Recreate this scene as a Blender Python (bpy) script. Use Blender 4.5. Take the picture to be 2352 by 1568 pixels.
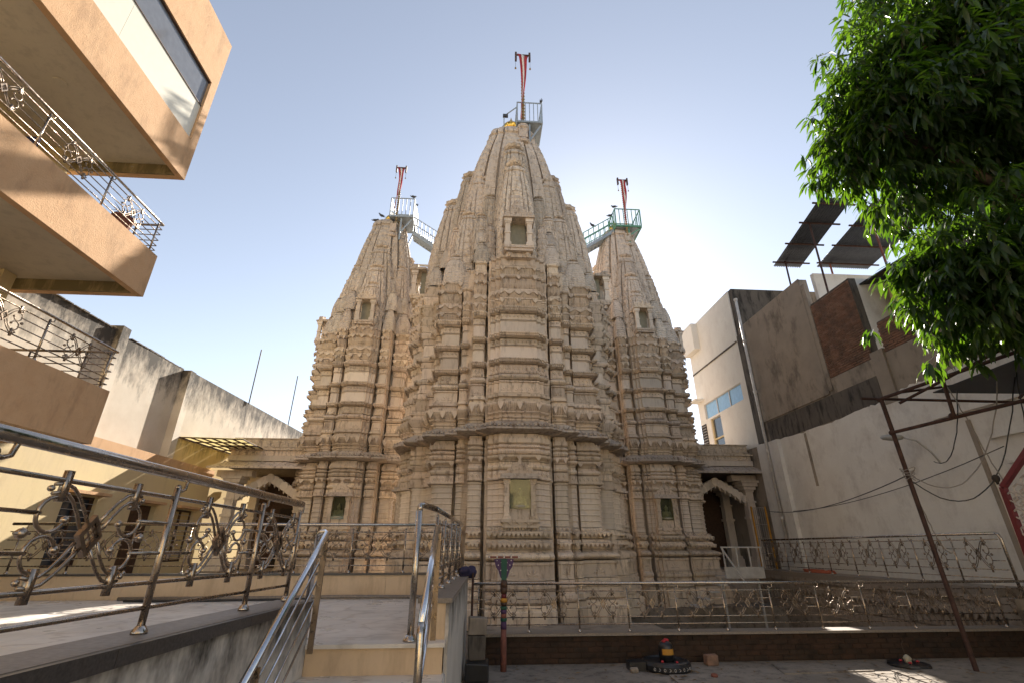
import bpy, math, random
from mathutils import Vector, Matrix
R = math.radians
random.seed(7)
for o in list(bpy.data.objects): bpy.data.objects.remove(o)
SC = bpy.context.scene
COL = SC.collection

# ------------------------------------------------------------------ camera
cam_d = bpy.data.cameras.new('camera')
cam = bpy.data.objects.new('camera', cam_d); COL.objects.link(cam)
cam.location = (0, 0, 2.0)
cam.rotation_euler = (R(90 + 23.5), 0, R(-3.9))
cam_d.sensor_width = 36.0
cam_d.lens = 36.0 * 1082.0 / 2352.0
cam_d.clip_start = 0.05; cam_d.clip_end = 3000
SC.camera = cam

# ------------------------------------------------------------------ sky, sun, exposure
SUN_AZ, SUN_EL = 16.0, 31.0          # degrees right of +Y, degrees above the horizon
W = bpy.data.worlds.new('World'); SC.world = W; W.use_nodes = True
nt = W.node_tree; nt.nodes.clear()
sky = nt.nodes.new('ShaderNodeTexSky'); sky.sky_type = 'NISHITA'; sky.sun_disc = False
sky.sun_elevation = R(SUN_EL); sky.sun_rotation = R(SUN_AZ)
sky.air_density = 1.0; sky.dust_density = 0.26; sky.ozone_density = 1.0; sky.altitude = 400
bg = nt.nodes.new('ShaderNodeBackground'); bg.inputs['Strength'].default_value = 0.076
wo = nt.nodes.new('ShaderNodeOutputWorld')
hz = nt.nodes.new('ShaderNodeHueSaturation'); hz.inputs['Saturation'].default_value = 0.58
nt.links.new(sky.outputs[0], hz.inputs['Color']); nt.links.new(hz.outputs[0], bg.inputs[0]); nt.links.new(bg.outputs[0], wo.inputs[0])
sd = bpy.data.lights.new('sun', 'SUN'); sun = bpy.data.objects.new('sun', sd); COL.objects.link(sun)
sd.energy = 5.0; sd.angle = R(0.5); sd.color = (1.0, 0.91, 0.79)
to_sun = Vector((math.sin(R(SUN_AZ)) * math.cos(R(SUN_EL)), math.cos(R(SUN_AZ)) * math.cos(R(SUN_EL)), math.sin(R(SUN_EL))))
sun.rotation_euler = to_sun.to_track_quat('Z', 'Y').to_euler(); sun.location = (20, 40, 40)
vs = SC.view_settings
vs.view_transform = 'Standard'; vs.look = 'None'; vs.gamma = 1.0; vs.exposure = 1.45; vs.use_curve_mapping = False
SC.cycles.max_bounces = 5; SC.cycles.diffuse_bounces = 4; SC.cycles.glossy_bounces = 2; SC.cycles.transmission_bounces = 3; SC.cycles.transparent_max_bounces = 6
SC.cycles.caustics_reflective = False; SC.cycles.caustics_refractive = False

# ------------------------------------------------------------------ helpers
class MB:
    """collects geometry and links it as one mesh object"""
    def __init__(s): s.v = []; s.f = []
    def add(s, vs_, fs):
        n = len(s.v); s.v += [tuple(p) for p in vs_]; s.f += [tuple(i + n for i in f) for f in fs]; return s
    def box(s, x0, x1, y0, y1, z0, z1):
        return s.add([(x0,y0,z0),(x1,y0,z0),(x1,y1,z0),(x0,y1,z0),(x0,y0,z1),(x1,y0,z1),(x1,y1,z1),(x0,y1,z1)],
                     [(0,3,2,1),(4,5,6,7),(0,1,5,4),(1,2,6,5),(2,3,7,6),(3,0,4,7)])
    def hexa(s, p):   # 8 points: bottom ring, top ring
        return s.add(p, [(0,3,2,1),(4,5,6,7),(0,1,5,4),(1,2,6,5),(2,3,7,6),(3,0,4,7)])
    def bar(s, a, b, w, h=None, up=(0,0,1)):
        a = Vector(a); b = Vector(b); h = h or w; d = (b - a).normalized(); u = Vector(up)
        if abs(d.dot(u)) > .98: u = Vector((0,1,0))
        r = d.cross(u).normalized(); u = r.cross(d)
        q = [r*sx*w/2 + u*sy*h/2 for sx, sy in ((-1,-1),(1,-1),(1,1),(-1,1))]
        return s.hexa([a+k for k in q] + [b+k for k in q])
    def tube(s, pts, r, n=8, closed=False):
        pts = [Vector(p) for p in pts]; m = len(pts); rad = r if isinstance(r, (list, tuple)) else [r]*m
        ref = Vector((0.13, 0.21, 1)).normalized(); vs_ = []; fs = []; prev = None
        for i, p in enumerate(pts):
            if closed: d = pts[(i+1) % m] - pts[i-1]
            else: d = pts[min(i+1, m-1)] - pts[max(i-1, 0)]
            if d.length < 1e-9: d = Vector((0,0,1))
            d.normalize()
            if prev is None:
                a = d.cross(ref)
                if a.length < .1: a = d.cross(Vector((1,0,0)))
            else: a = prev - d*prev.dot(d)
            a.normalize(); prev = a; b = d.cross(a)
            vs_ += [p + (a*math.cos(2*math.pi*k/n) + b*math.sin(2*math.pi*k/n))*rad[i] for k in range(n)]
        for i in range(m if closed else m-1):
            j = (i+1) % m
            fs += [(i*n+k, i*n+(k+1) % n, j*n+(k+1) % n, j*n+k) for k in range(n)]
        if not closed: fs += [tuple(range(n))[::-1], tuple(range((m-1)*n, m*n))]
        return s.add(vs_, fs)
    def lathe(s, prof, c=(0,0,0), n=16, rib=0, nrib=0):
        vs_ = []; fs = []; m = len(prof)
        for r, z in prof:
            for k in range(n):
                a = 2*math.pi*k/n; rr = r*(1 + (rib*math.cos(nrib*a) if nrib else 0))
                vs_.append((c[0]+rr*math.cos(a), c[1]+rr*math.sin(a), c[2]+z))
        for i in range(m-1): fs += [(i*n+k, i*n+(k+1) % n, (i+1)*n+(k+1) % n, (i+1)*n+k) for k in range(n)]
        fs += [tuple(range(n))[::-1], tuple(range((m-1)*n, m*n))]
        return s.add(vs_, fs)
    def ball(s, c, r, n=8, sq=(1,1,1)):
        m = 6; vs_ = []; fs = []
        for i in range(m+1):
            t = math.pi*i/m
            for k in range(n):
                a = 2*math.pi*k/n
                vs_.append((c[0]+sq[0]*r*math.sin(t)*math.cos(a), c[1]+sq[1]*r*math.sin(t)*math.sin(a), c[2]-sq[2]*r*math.cos(t)))
        for i in range(m): fs += [(i*n+k, i*n+(k+1) % n, (i+1)*n+(k+1) % n, (i+1)*n+k) for k in range(n)]
        return s.add(vs_, fs)
    def prism(s, poly, fn, d0, d1):
        """poly of (u,v); fn(u,v,d) -> point"""
        n = len(poly)
        vs_ = [fn(u,v,d0) for u,v in poly] + [fn(u,v,d1) for u,v in poly]
        return s.add(vs_, [tuple(range(n))[::-1], tuple(range(n,2*n))] + [(k,(k+1)%n,n+(k+1)%n,n+k) for k in range(n)])
    def mesh(s, name, smooth=False):
        me = bpy.data.meshes.new(name); me.from_pydata(s.v, [], s.f); me.update()
        if smooth: me.polygons.foreach_set('use_smooth', [True]*len(me.polygons))
        return me
    def build(s, name, mat, parent=None, smooth=False):
        return obj(name, s.mesh(name, smooth), mat, parent)

def obj(name, me, mat, parent=None, local=False, loc=None, rot=None):
    """link a mesh; world-space meshes are shifted back by their root's place"""
    o = bpy.data.objects.new(name, me); COL.objects.link(o)
    if mat is not None and not me.materials: me.materials.append(mat)
    if parent is not None:
        o.parent = parent
        if not local:
            p = parent; off = Vector((0,0,0))
            while p is not None: off += p.location; p = p.parent
            o.location = -off
    if loc is not None: o.location = loc
    if rot is not None: o.rotation_euler = rot
    return o
def tag(o, label, cat, group=None):
    o['label'] = label; o['category'] = cat
    if group: o['group'] = group
    return o
def thing(name, label, cat, loc=(0,0,0), group=None, rz=0):
    o = bpy.data.objects.new(name, None); COL.objects.link(o); o.location = loc; o.rotation_euler = (0,0,rz)
    o.empty_display_size = .2
    return tag(o, label, cat, group)
def struct(o): o['kind'] = 'structure'; return o
def stuff(o): o['kind'] = 'stuff'; return o
def copy_tree(o, parent=None):
    c = o.copy(); COL.objects.link(c); c.parent = parent
    for ch in o.children: copy_tree(ch, c)
    return c

# ------------------------------------------------------------------ materials
class NT:
    def __init__(s, name):
        s.m = bpy.data.materials.new(name); s.m.use_nodes = True; s.t = s.m.node_tree; s.t.nodes.clear()
        s.out = s.n('ShaderNodeOutputMaterial'); s.b = s.n('ShaderNodeBsdfPrincipled'); s.l(s.b.outputs[0], s.out.inputs[0])
        s.tc = s.n('ShaderNodeTexCoord')
    def n(s, t, **k):
        x = s.t.nodes.new(t)
        for a, b in k.items(): setattr(x, a, b)
        return x
    def l(s, a, b): s.t.links.new(a, b)
    def map(s, scale=(1,1,1), src='Object', rot=(0,0,0)):
        m = s.n('ShaderNodeMapping'); m.inputs['Scale'].default_value = scale; m.inputs['Rotation'].default_value = rot
        s.l(s.tc.outputs[src], m.inputs[0]); return m.outputs[0]
    def geo(s, scale=(1,1,1)):
        g = s.n('ShaderNodeNewGeometry'); m = s.n('ShaderNodeMapping'); m.inputs['Scale'].default_value = scale
        s.l(g.outputs['Position'], m.inputs[0]); return m.outputs[0]
    def noise(s, vec, scale, detail=4, rough=.6):
        detail = min(detail, 4)
        x = s.n('ShaderNodeTexNoise'); x.inputs['Scale'].default_value = scale; x.inputs['Detail'].default_value = detail
        x.inputs['Roughness'].default_value = rough; s.l(vec, x.inputs['Vector']); return x.outputs[0]
    def ramp(s, f, stops):
        x = s.n('ShaderNodeValToRGB'); e = x.color_ramp.elements
        while len(e) < len(stops): e.new(.5)
        for k, (p, c) in enumerate(stops):
            e[k].position = p; e[k].color = (c, c, c, 1) if not isinstance(c, tuple) else (*c, 1)
        s.l(f, x.inputs[0]); return x.outputs[0]
    def mix(s, f, a, b, mode='MIX'):
        x = s.n('ShaderNodeMix', data_type='RGBA', blend_type=mode)
        if isinstance(f, (int, float)): x.inputs[0].default_value = f
        else: s.l(f, x.inputs[0])
        for i, c in ((6, a), (7, b)):
            if isinstance(c, tuple): x.inputs[i].default_value = (*c, 1)
            else: s.l(c, x.inputs[i])
        return x.outputs[2]
    def math(s, op, a, b=None):
        x = s.n('ShaderNodeMath', operation=op)
        for i, c in ((0, a), (1, b)):
            if c is None: continue
            if isinstance(c, (int, float)): x.inputs[i].default_value = c
            else: s.l(c, x.inputs[i])
        return x.outputs[0]
    def zmask(s, z0, z1):      # 0 below z0, 1 above z1 (world height)
        g = s.n('ShaderNodeNewGeometry'); sp = s.n('ShaderNodeSeparateXYZ'); s.l(g.outputs['Position'], sp.inputs[0])
        mr = s.n('ShaderNodeMapRange'); mr.inputs[1].default_value = z0; mr.inputs[2].default_value = z1
        s.l(sp.outputs[2], mr.inputs[0]); return mr.outputs[0]
    def bump(s, h, strength=.3, dist=.02):
        x = s.n('ShaderNodeBump'); x.inputs['Strength'].default_value = strength; x.inputs['Distance'].default_value = dist
        s.l(h, x.inputs['Height']); s.l(x.outputs[0], s.b.inputs['Normal'])
    def done(s, col, rough=.8, metal=0.0, spec=None):
        if isinstance(col, tuple): s.b.inputs['Base Color'].default_value = (*col, 1)
        else: s.l(col, s.b.inputs['Base Color'])
        if isinstance(rough, (int, float)): s.b.inputs['Roughness'].default_value = rough
        else: s.l(rough, s.b.inputs['Roughness'])
        s.b.inputs['Metallic'].default_value = metal
        if spec is not None: s.b.inputs['Specular IOR Level'].default_value = spec
        return s.m

def simple(name, col, rough=.7, metal=0., var=.15, scale=6., bump=.0, spec=None):
    t = NT(name); v = t.geo()
    n = t.noise(v, scale)
    c = t.mix(t.ramp(n, [(.3, 0.), (.7, 1.)]), tuple(x*(1-var) for x in col), tuple(min(1, x*(1+var)) for x in col))
    if bump: t.bump(t.noise(v, scale*8), bump, .01)
    return t.done(c, rough, metal, spec)

def stone_mat(name, a, b, c, carve=0., stain=.72):
    t = NT(name); g = t.geo()
    oi = t.n('ShaderNodeObjectInfo')
    n1 = t.ramp(t.noise(g, .9, 5), [(.35, 0.), (.65, 1.)])
    col = t.mix(n1, a, b)
    n2 = t.ramp(t.noise(g, 5.5, 6, .65), [(.4, 0.), (.75, 1.)])
    col = t.mix(t.math('MULTIPLY', n2, .55), col, c)
    hue = t.math('FRACT', t.math('MULTIPLY', oi.outputs['Random'], 7.31))
    col = t.mix(t.math('MULTIPLY', hue, .45), col, (.63,.51,.44))        # some stones are pinker
    rv = t.ramp(oi.outputs['Random'], [(0., .79), (1., 1.12)])
    col = t.mix(1.0, col, rv, 'MULTIPLY')
    st = t.noise(t.geo((3.2, 3.2, .8)), 2.2, 7, .7)          # vertical weather streaks
    col = t.mix(t.math('MULTIPLY', t.ramp(st, [(.50, 0.), (.68, 1.)]), stain), col, (.17, .12, .085))
    sp = t.noise(g, 26, 4, .7)
    col = t.mix(t.math('MULTIPLY', t.ramp(sp, [(.6, 0.), (.72, 1.)]), .35*stain+.1), col, (.2, .15, .11))
    h = t.noise(g, 34, 5, .7)
    if carve:
        vo = t.n('ShaderNodeTexVoronoi', feature='SMOOTH_F1'); vo.inputs['Scale'].default_value = 13.; t.l(g, vo.inputs['Vector'])
        wv = t.n('ShaderNodeTexWave', wave_type='RINGS'); wv.inputs['Scale'].default_value = 5.; wv.inputs['Distortion'].default_value = 6.
        wv.inputs['Detail'].default_value = 2.; t.l(g, wv.inputs['Vector'])
        h = t.math('ADD', t.math('MULTIPLY', vo.outputs[0], 1.1), t.math('ADD', t.math('MULTIPLY', wv.outputs[1], .6), t.math('MULTIPLY', h, .5)))
        t.bump(h, carve, .03)
    else: t.bump(h, .35, .012)
    return t.done(col, .82, 0, .3)

M = {}
M['stone'] = stone_mat('carved_sandstone', (.69,.56,.415), (.71,.605,.485), (.58,.47,.36))
M['stone_carved'] = stone_mat('sandstone_relief', (.69,.56,.415), (.71,.605,.485), (.56,.455,.35), carve=.7)
M['stone_plain'] = stone_mat('pale_sandstone', (.74,.64,.525), (.75,.665,.565), (.67,.575,.475), stain=.25)
M['stone_spire'] = stone_mat('spire_stone', (.69,.59,.48), (.72,.63,.53), (.56,.465,.375), carve=.9, stain=.6)
M['stone_pod'] = stone_mat('pod_stone', (.66,.58,.48), (.70,.62,.53), (.56,.475,.39), carve=1., stain=.5)
M['stone_eave'] = stone_mat('weathered_eave_stone', (.54,.47,.40), (.57,.50,.43), (.42,.36,.305), carve=.4, stain=.8)
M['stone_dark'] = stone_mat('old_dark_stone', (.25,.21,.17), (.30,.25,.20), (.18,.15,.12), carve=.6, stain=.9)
M['gold'] = simple('polished_gold', (.85,.5,.1), .22, 1., .05)
def steel_mat(name, col, r):
    t = NT(name); n = t.noise(t.geo((2,2,2)), 9)
    n2 = t.noise(t.geo((1,1,1)), 38)
    col = t.mix(t.math('MULTIPLY', t.ramp(n2, [(.5, 0.), (.7, 1.)]), .5), col, tuple(c*.62 for c in col))
    return t.done(col, t.ramp(n, [(.3, r*.6), (.7, r*2.0)]), 1.)
M['steel'] = steel_mat('polished_steel', (.50,.44,.38), .17)
M['steel_dull'] = steel_mat('dull_steel', (.30,.235,.18), .28)
M['steel_brown'] = steel_mat('weathered_steel', (.42,.34,.265), .2)
M['steel_bright'] = steel_mat('bright_steel', (.66,.65,.66), .12)
M['paint_grey'] = simple('grey_painted_steel', (.33,.38,.42), .5, .3)
M['paint_green'] = simple('green_painted_steel', (.12,.3,.2), .5, .2)
M['paint_white'] = simple('white_painted_steel', (.5,.48,.46), .5, .1)
M['rust'] = simple('rusted_iron', (.065,.032,.024), .8, .2, .4, 9, .3)
M['black'] = simple('black_stone', (.018,.018,.02), .35, 0, .3)
M['dark'] = simple('dark_interior', (.03,.022,.016), .8, 0, .3)
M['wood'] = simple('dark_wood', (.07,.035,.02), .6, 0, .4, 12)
M['cloth'] = simple('dark_blue_cloth', (.035,.03,.07), .95)
M['wire'] = simple('black_cable', (.03,.028,.027), .6)
M['wire_pale'] = simple('pale_cable', (.28,.25,.22), .6)
M['red'] = simple('red_cloth', (.38,.03,.04), .9)
M['white_cloth'] = simple('white_cloth', (.75,.72,.66), .85)
M['brass'] = simple('garland_brass', (.35,.25,.12), .5, .5)
M['pvc'] = simple('white_pipe', (.62,.58,.54), .5)
M['bird'] = simple('pigeon_feathers', (.05,.055,.07), .7)
def plaster(name, base, alt, stain, amount=.5, z_hi=None, rough=.85, bump=.25, sc=1.4, streak=(2.2,2.2,.5)):
    t = NT(name); g = t.geo()
    col = t.mix(t.ramp(t.noise(g, sc, 6), [(.35, 0.), (.7, 1.)]), base, alt)
    fine = t.noise(g, 20, 6, .7)
    col = t.mix(t.math('MULTIPLY', t.ramp(fine, [(.5, 0.), (.8, 1.)]), .3), col, tuple(x*.75 for x in base))
    st = t.noise(t.geo(streak), 1.9, 9, .72)
    sm = t.ramp(st, [(.5, 0.), (.66, 1.)])
    if z_hi:
        top = t.zmask(*z_hi); n = t.noise(g, 1.1, 6)
        sm = t.math('MULTIPLY', t.ramp(t.math('ADD', t.math('MULTIPLY', st, .55), t.math('ADD', t.math('MULTIPLY', top, .42), t.math('MULTIPLY', n, .2))), [(.58, 0.), (.8, 1.)]), 1.)
    col = t.mix(t.math('MULTIPLY', sm, amount), col, stain)
    t.bump(t.noise(g, 40, 6, .7), bump, .012)
    return t.done(col, rough, 0, .25)
M['plaster_stained'] = plaster('stained_white_plaster', (.66,.60,.51), (.58,.51,.42), (.05,.045,.04), .95, (5.6, 8.2), streak=(1.6,1.6,.7))
M['plaster_yellow'] = plaster('yellow_plaster', (.66,.52,.27), (.6,.46,.24), (.10,.08,.04), .8, (4.2, 6.3))
M['plaster_cream'] = plaster('cream_plaster', (.70,.57,.33), (.68,.55,.34), (.4,.3,.18), .15)
M['plaster_orange'] = plaster('textured_orange_plaster', (.61,.375,.205), (.65,.415,.235), (.40,.245,.135), .55, bump=.7, sc=4., streak=(1.4,1.4,.5))
M['plaster_white'] = plaster('white_plaster', (.78,.75,.70), (.71,.67,.62), (.34,.29,.25), .3, streak=(.9,.9,.6))
M['plaster_bright'] = plaster('bright_white_paint', (.80,.77,.71), (.76,.72,.66), (.5,.45,.4), .2, streak=(.9,.9,.6))
M['plaster_near'] = plaster('mouldy_white_plaster', (.66,.60,.53), (.58,.52,.45), (.03,.025,.02), .97, (.45, 1.6), .9, streak=(2.0,2.0,1.1))
M['cement'] = plaster('grey_cement_render', (.36,.30,.24), (.29,.245,.20), (.06,.05,.042), .6, streak=(.7,.7,.35))
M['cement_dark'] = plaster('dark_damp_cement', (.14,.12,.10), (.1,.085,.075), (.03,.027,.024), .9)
M['ceil'] = plaster('grey_ceiling_paint', (.74,.66,.53), (.70,.62,.50), (.3,.26,.2), .2)
M['granite'] = simple('dark_granite', (.06,.052,.048), .35, 0, .4, 60)
M['coping'] = simple('brown_granite', (.23,.19,.155), .5, 0, .25, 30)
def marble_mat():
    t = NT('pale_marble'); g = t.geo((.5, 2.5, 1)); oi = t.n('ShaderNodeObjectInfo')
    col = t.mix(t.ramp(t.noise(g, 2.2, 8, .65), [(.35, 0.), (.7, 1.)]), (.80,.755,.69), (.74,.68,.61))
    wv = t.n('ShaderNodeTexWave'); wv.inputs['Scale'].default_value = .9; wv.inputs['Distortion'].default_value = 14; wv.inputs['Detail'].default_value = 5
    t.l(t.geo((.6,1.6,1)), wv.inputs['Vector'])
    col = t.mix(t.math('MULTIPLY', t.ramp(wv.outputs[1], [(.0, 1.), (.12, 0.)]), .35), col, (.3,.25,.2))
    col = t.mix(1.0, col, t.ramp(oi.outputs['Random'], [(0., .9), (1., 1.05)]), 'MULTIPLY')
    dirt = t.noise(t.geo(), 1.3, 8, .7)
    col = t.mix(t.math('MULTIPLY', t.ramp(dirt, [(.5, 0.), (.75, 1.)]), .4), col, (.28,.22,.16))
    return t.done(col, t.ramp(dirt, [(.3, .22), (.7, .5)]), 0, .5)
M['marble'] = marble_mat()
M['beige'] = plaster('beige_marble_cladding', (.62,.46,.30), (.66,.50,.34), (.3,.2,.12), .3, rough=.45, bump=.05)
def ground_mat():
    t = NT('courtyard_concrete'); g = t.geo()
    col = t.mix(t.ramp(t.noise(g, .8, 8, .65), [(.35, 0.), (.65, 1.)]), (.22,.185,.15), (.31,.265,.22))
    col = t.mix(t.math('MULTIPLY', t.ramp(t.noise(g, 4.5, 8, .75), [(.5, 0.), (.68, 1.)]), .75), col, (.07,.055,.045))
    sp = t.noise(g, 60, 3)
    col = t.mix(t.math('MULTIPLY', t.ramp(sp, [(.62, 0.), (.7, 1.)]), .5), col, (.4,.36,.3))
    t.bump(t.noise(g, 25, 8, .7), .4, .015)
    return t.done(col, .85, 0, .3)
M['ground'] = ground_mat()
def brick_mat(name, a, b, c):
    t = NT(name); oi = t.n('ShaderNodeObjectInfo'); g = t.geo()
    col = t.mix(t.ramp(oi.outputs['Random'], [(0., 0.), (1., 1.)]), a, b)
    col = t.mix(t.math('MULTIPLY', t.ramp(t.noise(g, 3, 7, .7), [(.42, 0.), (.66, 1.)]), .85), col, c)
    t.bump(t.noise(g, 45, 5), .5, .01)
    return t.done(col, .9, 0, .2)
M['brick'] = brick_mat('red_brick', (.24,.125,.08), (.31,.185,.13), (.13,.09,.07))
M['brick_dark'] = brick_mat('dark_mossy_brick', (.07,.04,.027), (.055,.038,.028), (.025,.02,.016))
def glass_mat(name, tint, alpha=.35, rough=.05):
    t = NT(name); gl = t.n('ShaderNodeBsdfGlossy'); gl.inputs['Roughness'].default_value = rough
    tr = t.n('ShaderNodeBsdfTransparent'); tr.inputs[0].default_value = (*tint, 1)
    mx = t.n('ShaderNodeMixShader'); fr = t.n('ShaderNodeFresnel'); fr.inputs[0].default_value = 1.5
    mx2 = t.math('MAXIMUM', fr.outputs[0], alpha)
    t.l(mx2, mx.inputs[0]); t.l(tr.outputs[0], mx.inputs[1]); t.l(gl.outputs[0], mx.inputs[2]); t.l(mx.outputs[0], t.out.inputs[0]); return t.m
M['glass'] = glass_mat('clear_glass', (.85,.88,.78), .03)
M['glass_dark'] = simple('tinted_window_glass', (.05,.06,.075), .06, 0, .1, spec=.8)
M['glass_grey'] = simple('grey_window_glass', (.16,.17,.19), .08, 0, .1, spec=.8)
M['glass_blue'] = simple('blue_window_film', (.27,.48,.72), .15, 0, .1)
M['frp'] = None
def frp_mat():
    t = NT('yellow_fibre_sheet'); t.t.nodes.remove(t.b)
    d = t.n('ShaderNodeBsdfDiffuse'); tl = t.n('ShaderNodeBsdfTranslucent'); mx = t.n('ShaderNodeMixShader'); mx.inputs[0].default_value = .65
    d.inputs[0].default_value = (.8,.74,.52,1); tl.inputs[0].default_value = (.92,.85,.6,1)
    t.l(d.outputs[0], mx.inputs[1]); t.l(tl.outputs[0], mx.inputs[2]); t.l(mx.outputs[0], t.out.inputs[0]); return t.m
M['frp'] = frp_mat()
def leaf_mat():
    t = NT('mango_leaf'); oi = t.n('ShaderNodeObjectInfo'); g = t.geo()
    n = t.ramp(t.noise(g, 2.2, 3), [(.3, 0.), (.7, 1.)])
    c = t.mix(n, (.014,.027,.009), (.03,.056,.016))
    t.l(c, t.b.inputs['Base Color']); t.b.inputs['Roughness'].default_value = .38
    tl = t.n('ShaderNodeBsdfTranslucent'); t.l(t.mix(n, (.06,.18,.007), (.24,.42,.02)), tl.inputs[0])
    mx = t.n('ShaderNodeMixShader'); mx.inputs[0].default_value = .36
    t.l(t.b.outputs[0], mx.inputs[1]); t.l(tl.outputs[0], mx.inputs[2]); t.l(mx.outputs[0], t.out.inputs[0]); return t.m
M['leaf'] = leaf_mat()
M['bark'] = simple('mango_bark', (.075,.05,.035), .9, 0, .4, 10, .6)
M['sheet'] = simple('corrugated_zinc', (.10,.115,.14), .5, .4, .2)
M['tarp'] = simple('black_tarpaulin', (.012,.012,.015), .5)
M['paint_purple'] = simple('purple_paint', (.075,.035,.095), .7)
M['paint_teal'] = simple('green_paint', (.02,.085,.055), .7)
M['paint_red'] = simple('faded_red_paint', (.2,.075,.055), .85, 0, .35)
M['paint_yellow'] = simple('yellow_paint', (.5,.24,.03), .7)
M['frame_red'] = simple('maroon_paint', (.13,.015,.018), .4)
M['lattice'] = simple('pale_cement_lattice', (.42,.37,.33), .8)
M['niche'] = simple('olive_niche_paint', (.095,.09,.07), .5)
M['fig'] = simple('carved_figure_stone', (.40,.36,.27), .6)
M['lamp_white'] = simple('lamp_housing', (.35,.34,.31), .4)
M['litter'] = simple('dry_leaves', (.2,.13,.06), .8, 0, .4)
M['hose'] = simple('orange_hose', (.45,.12,.06), .6)
# ------------------------------------------------------------------ ground
g = MB(); hx0, hx1, hy0, hy1, hz = 4.6, 11.18, 10.66, 18.7, -1.7      # the court drops to an older, lower level here
xs_ = [-600, hx0, hx1, 600]; ys_ = [-600, hy0, hy1, 900]
for i in range(3):
    for j in range(3):
        if (i, j) == (1, 1): continue
        g.add([(xs_[i],ys_[j],0),(xs_[i+1],ys_[j],0),(xs_[i+1],ys_[j+1],0),(xs_[i],ys_[j+1],0)], [(0,1,2,3)])
g.add([(hx0,hy0,0),(hx1,hy0,0),(hx1,hy1,0),(hx0,hy1,0),(hx0,hy0,hz),(hx1,hy0,hz),(hx1,hy1,hz),(hx0,hy1,hz)], [(4,5,6,7),(0,1,5,4),(1,2,6,5),(2,3,7,6),(3,0,4,7)])
struct(g.build('ground', M['ground']))

# ------------------------------------------------------------------ temple towers
def outline(poly, wave=0., pitch=.07, closed=False):
    """axis-aligned polyline -> list of (point, offset direction, extra offset); left of travel is outside"""
    n = len(poly); nor = []
    m = n if closed else n-1
    for i in range(m):
        a, b = poly[i], poly[(i+1) % n]; dx, dy = b[0]-a[0], b[1]-a[1]; L = math.hypot(dx, dy); nor.append((-dy/L, dx/L, L))
    out = []
    for i in range(n):
        if closed: p, q = nor[i-1], nor[i]
        else: p, q = nor[max(i-1, 0)], nor[min(i, m-1)]
        if abs(p[0]*q[0]+p[1]*q[1]) > .9: d = (p[0], p[1])
        else: d = (p[0]+q[0], p[1]+q[1])
        out.append((poly[i], d, 0.))
        if wave and i < m and nor[i][2] > .16:
            a, b = poly[i], poly[(i+1) % n]; k = max(3, int(nor[i][2]/pitch)); nx, ny, L = nor[i]
            for j in range(k):
                for t, e in ((.16, 0), (.3, wave), (.7, wave), (.84, 0)):
                    s = (j+t)/k; out.append(((a[0]+(b[0]-a[0])*s, a[1]+(b[1]-a[1])*s), (nx, ny), e))
    return out
SIDE = .2      # how far mouldings return along a pier's flanks
def sweep(mb, poly, prof, fn, wave=0., pitch=.07, closed=False, dz=0.):
    sd_ = (lambda d: d) if closed else SIDE_NOW[0]
    ol = [(p, sd_(d), e) for p, d, e in outline(poly, wave, pitch, closed)]; n = len(ol); vs_ = []; fs = []
    for o, z in prof:
        for (p, d, e) in ol:
            k = o + e; vs_.append(fn(p[0]+d[0]*k, p[1]+d[1]*k, z+dz))
    m = n if closed else n-1
    for i in range(len(prof)-1):
        fs += [(i*n+k, i*n+(k+1) % n, (i+1)*n+(k+1) % n, (i+1)*n+k) for k in range(m)]
    mb.add(vs_, fs)
SIDE_NOW = [lambda d: d]
def segs(poly, o, minlen=.14, side=None):
    """front edges of the outline pushed out by o: (a, b, normal, length)"""
    side = SIDE_NOW[0] if side is None else side
    ol = [(p, side(d), e) for p, d, e in outline(poly)]; out = []
    for i in range(len(poly)-1):
        a = (ol[i][0][0]+ol[i][1][0]*o, ol[i][0][1]+ol[i][1][1]*o); b = (ol[i+1][0][0]+ol[i+1][1][0]*o, ol[i+1][0][1]+ol[i+1][1][1]*o)
        L = math.hypot(b[0]-a[0], b[1]-a[1])
        if L < minlen or i in (0, len(poly)-2): continue
        t = ((b[0]-a[0])/L, (b[1]-a[1])/L); out.append((a, t, (-t[1], t[0]), L))
    return out
def teeth(mb, poly, o, z, h, w, fn, dz=0., th=.02, up=False):
    for a, t, nn, L in segs(poly, o, .1):
        k = max(1, int(round(L/w))); s = L/k
        for j in range(k):
            q = []
            for d in (-th, .004):
                for u, zz in ((j*s, 0), ((j+1)*s, 0), ((j+.5)*s, h if up else -h)):
                    q.append(fn(a[0]+t[0]*u+nn[0]*d, a[1]+t[1]*u+nn[1]*d, z+zz+dz))
            mb.add(q, [(3,4,5),(0,1,4,3),(1,2,5,4),(2,0,3,5)])
def studs(mb, poly, o, z0, z1, w, fn, dz=0., rise=.022, shape='diamond'):
    for a, t, nn, L in segs(poly, o):
        k = max(1, int(L/w)); s = L/k
        for j in range(k):
            u0, u1 = (j+.12)*s, (j+.88)*s; um = (j+.5)*s; zm = (z0+z1)/2
            if shape == 'diamond': ring = [(u0, zm), (um, z0), (u1, zm), (um, z1)]
            elif shape == 'box': ring = [(u0, z0), (u1, z0), (u1, z1), (u0, z1)]
            else: ring = [(u0, z0), (u1, z0), (u1-.1*s, zm), (um, z1), (u0+.1*s, zm)]
            P = lambda u, z, d: fn(a[0]+t[0]*u+nn[0]*d, a[1]+t[1]*u+nn[1]*d, z+dz)
            n = len(ring); vs_ = [P(u, z, .001) for u, z in ring] + [P(um+(u-um)*.55, zm+(z-zm)*.55, rise) for u, z in ring]
            mb.add(vs_, [tuple(range(n, 2*n))] + [(i, (i+1) % n, n+(i+1) % n, n+i) for i in range(n)])
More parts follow.
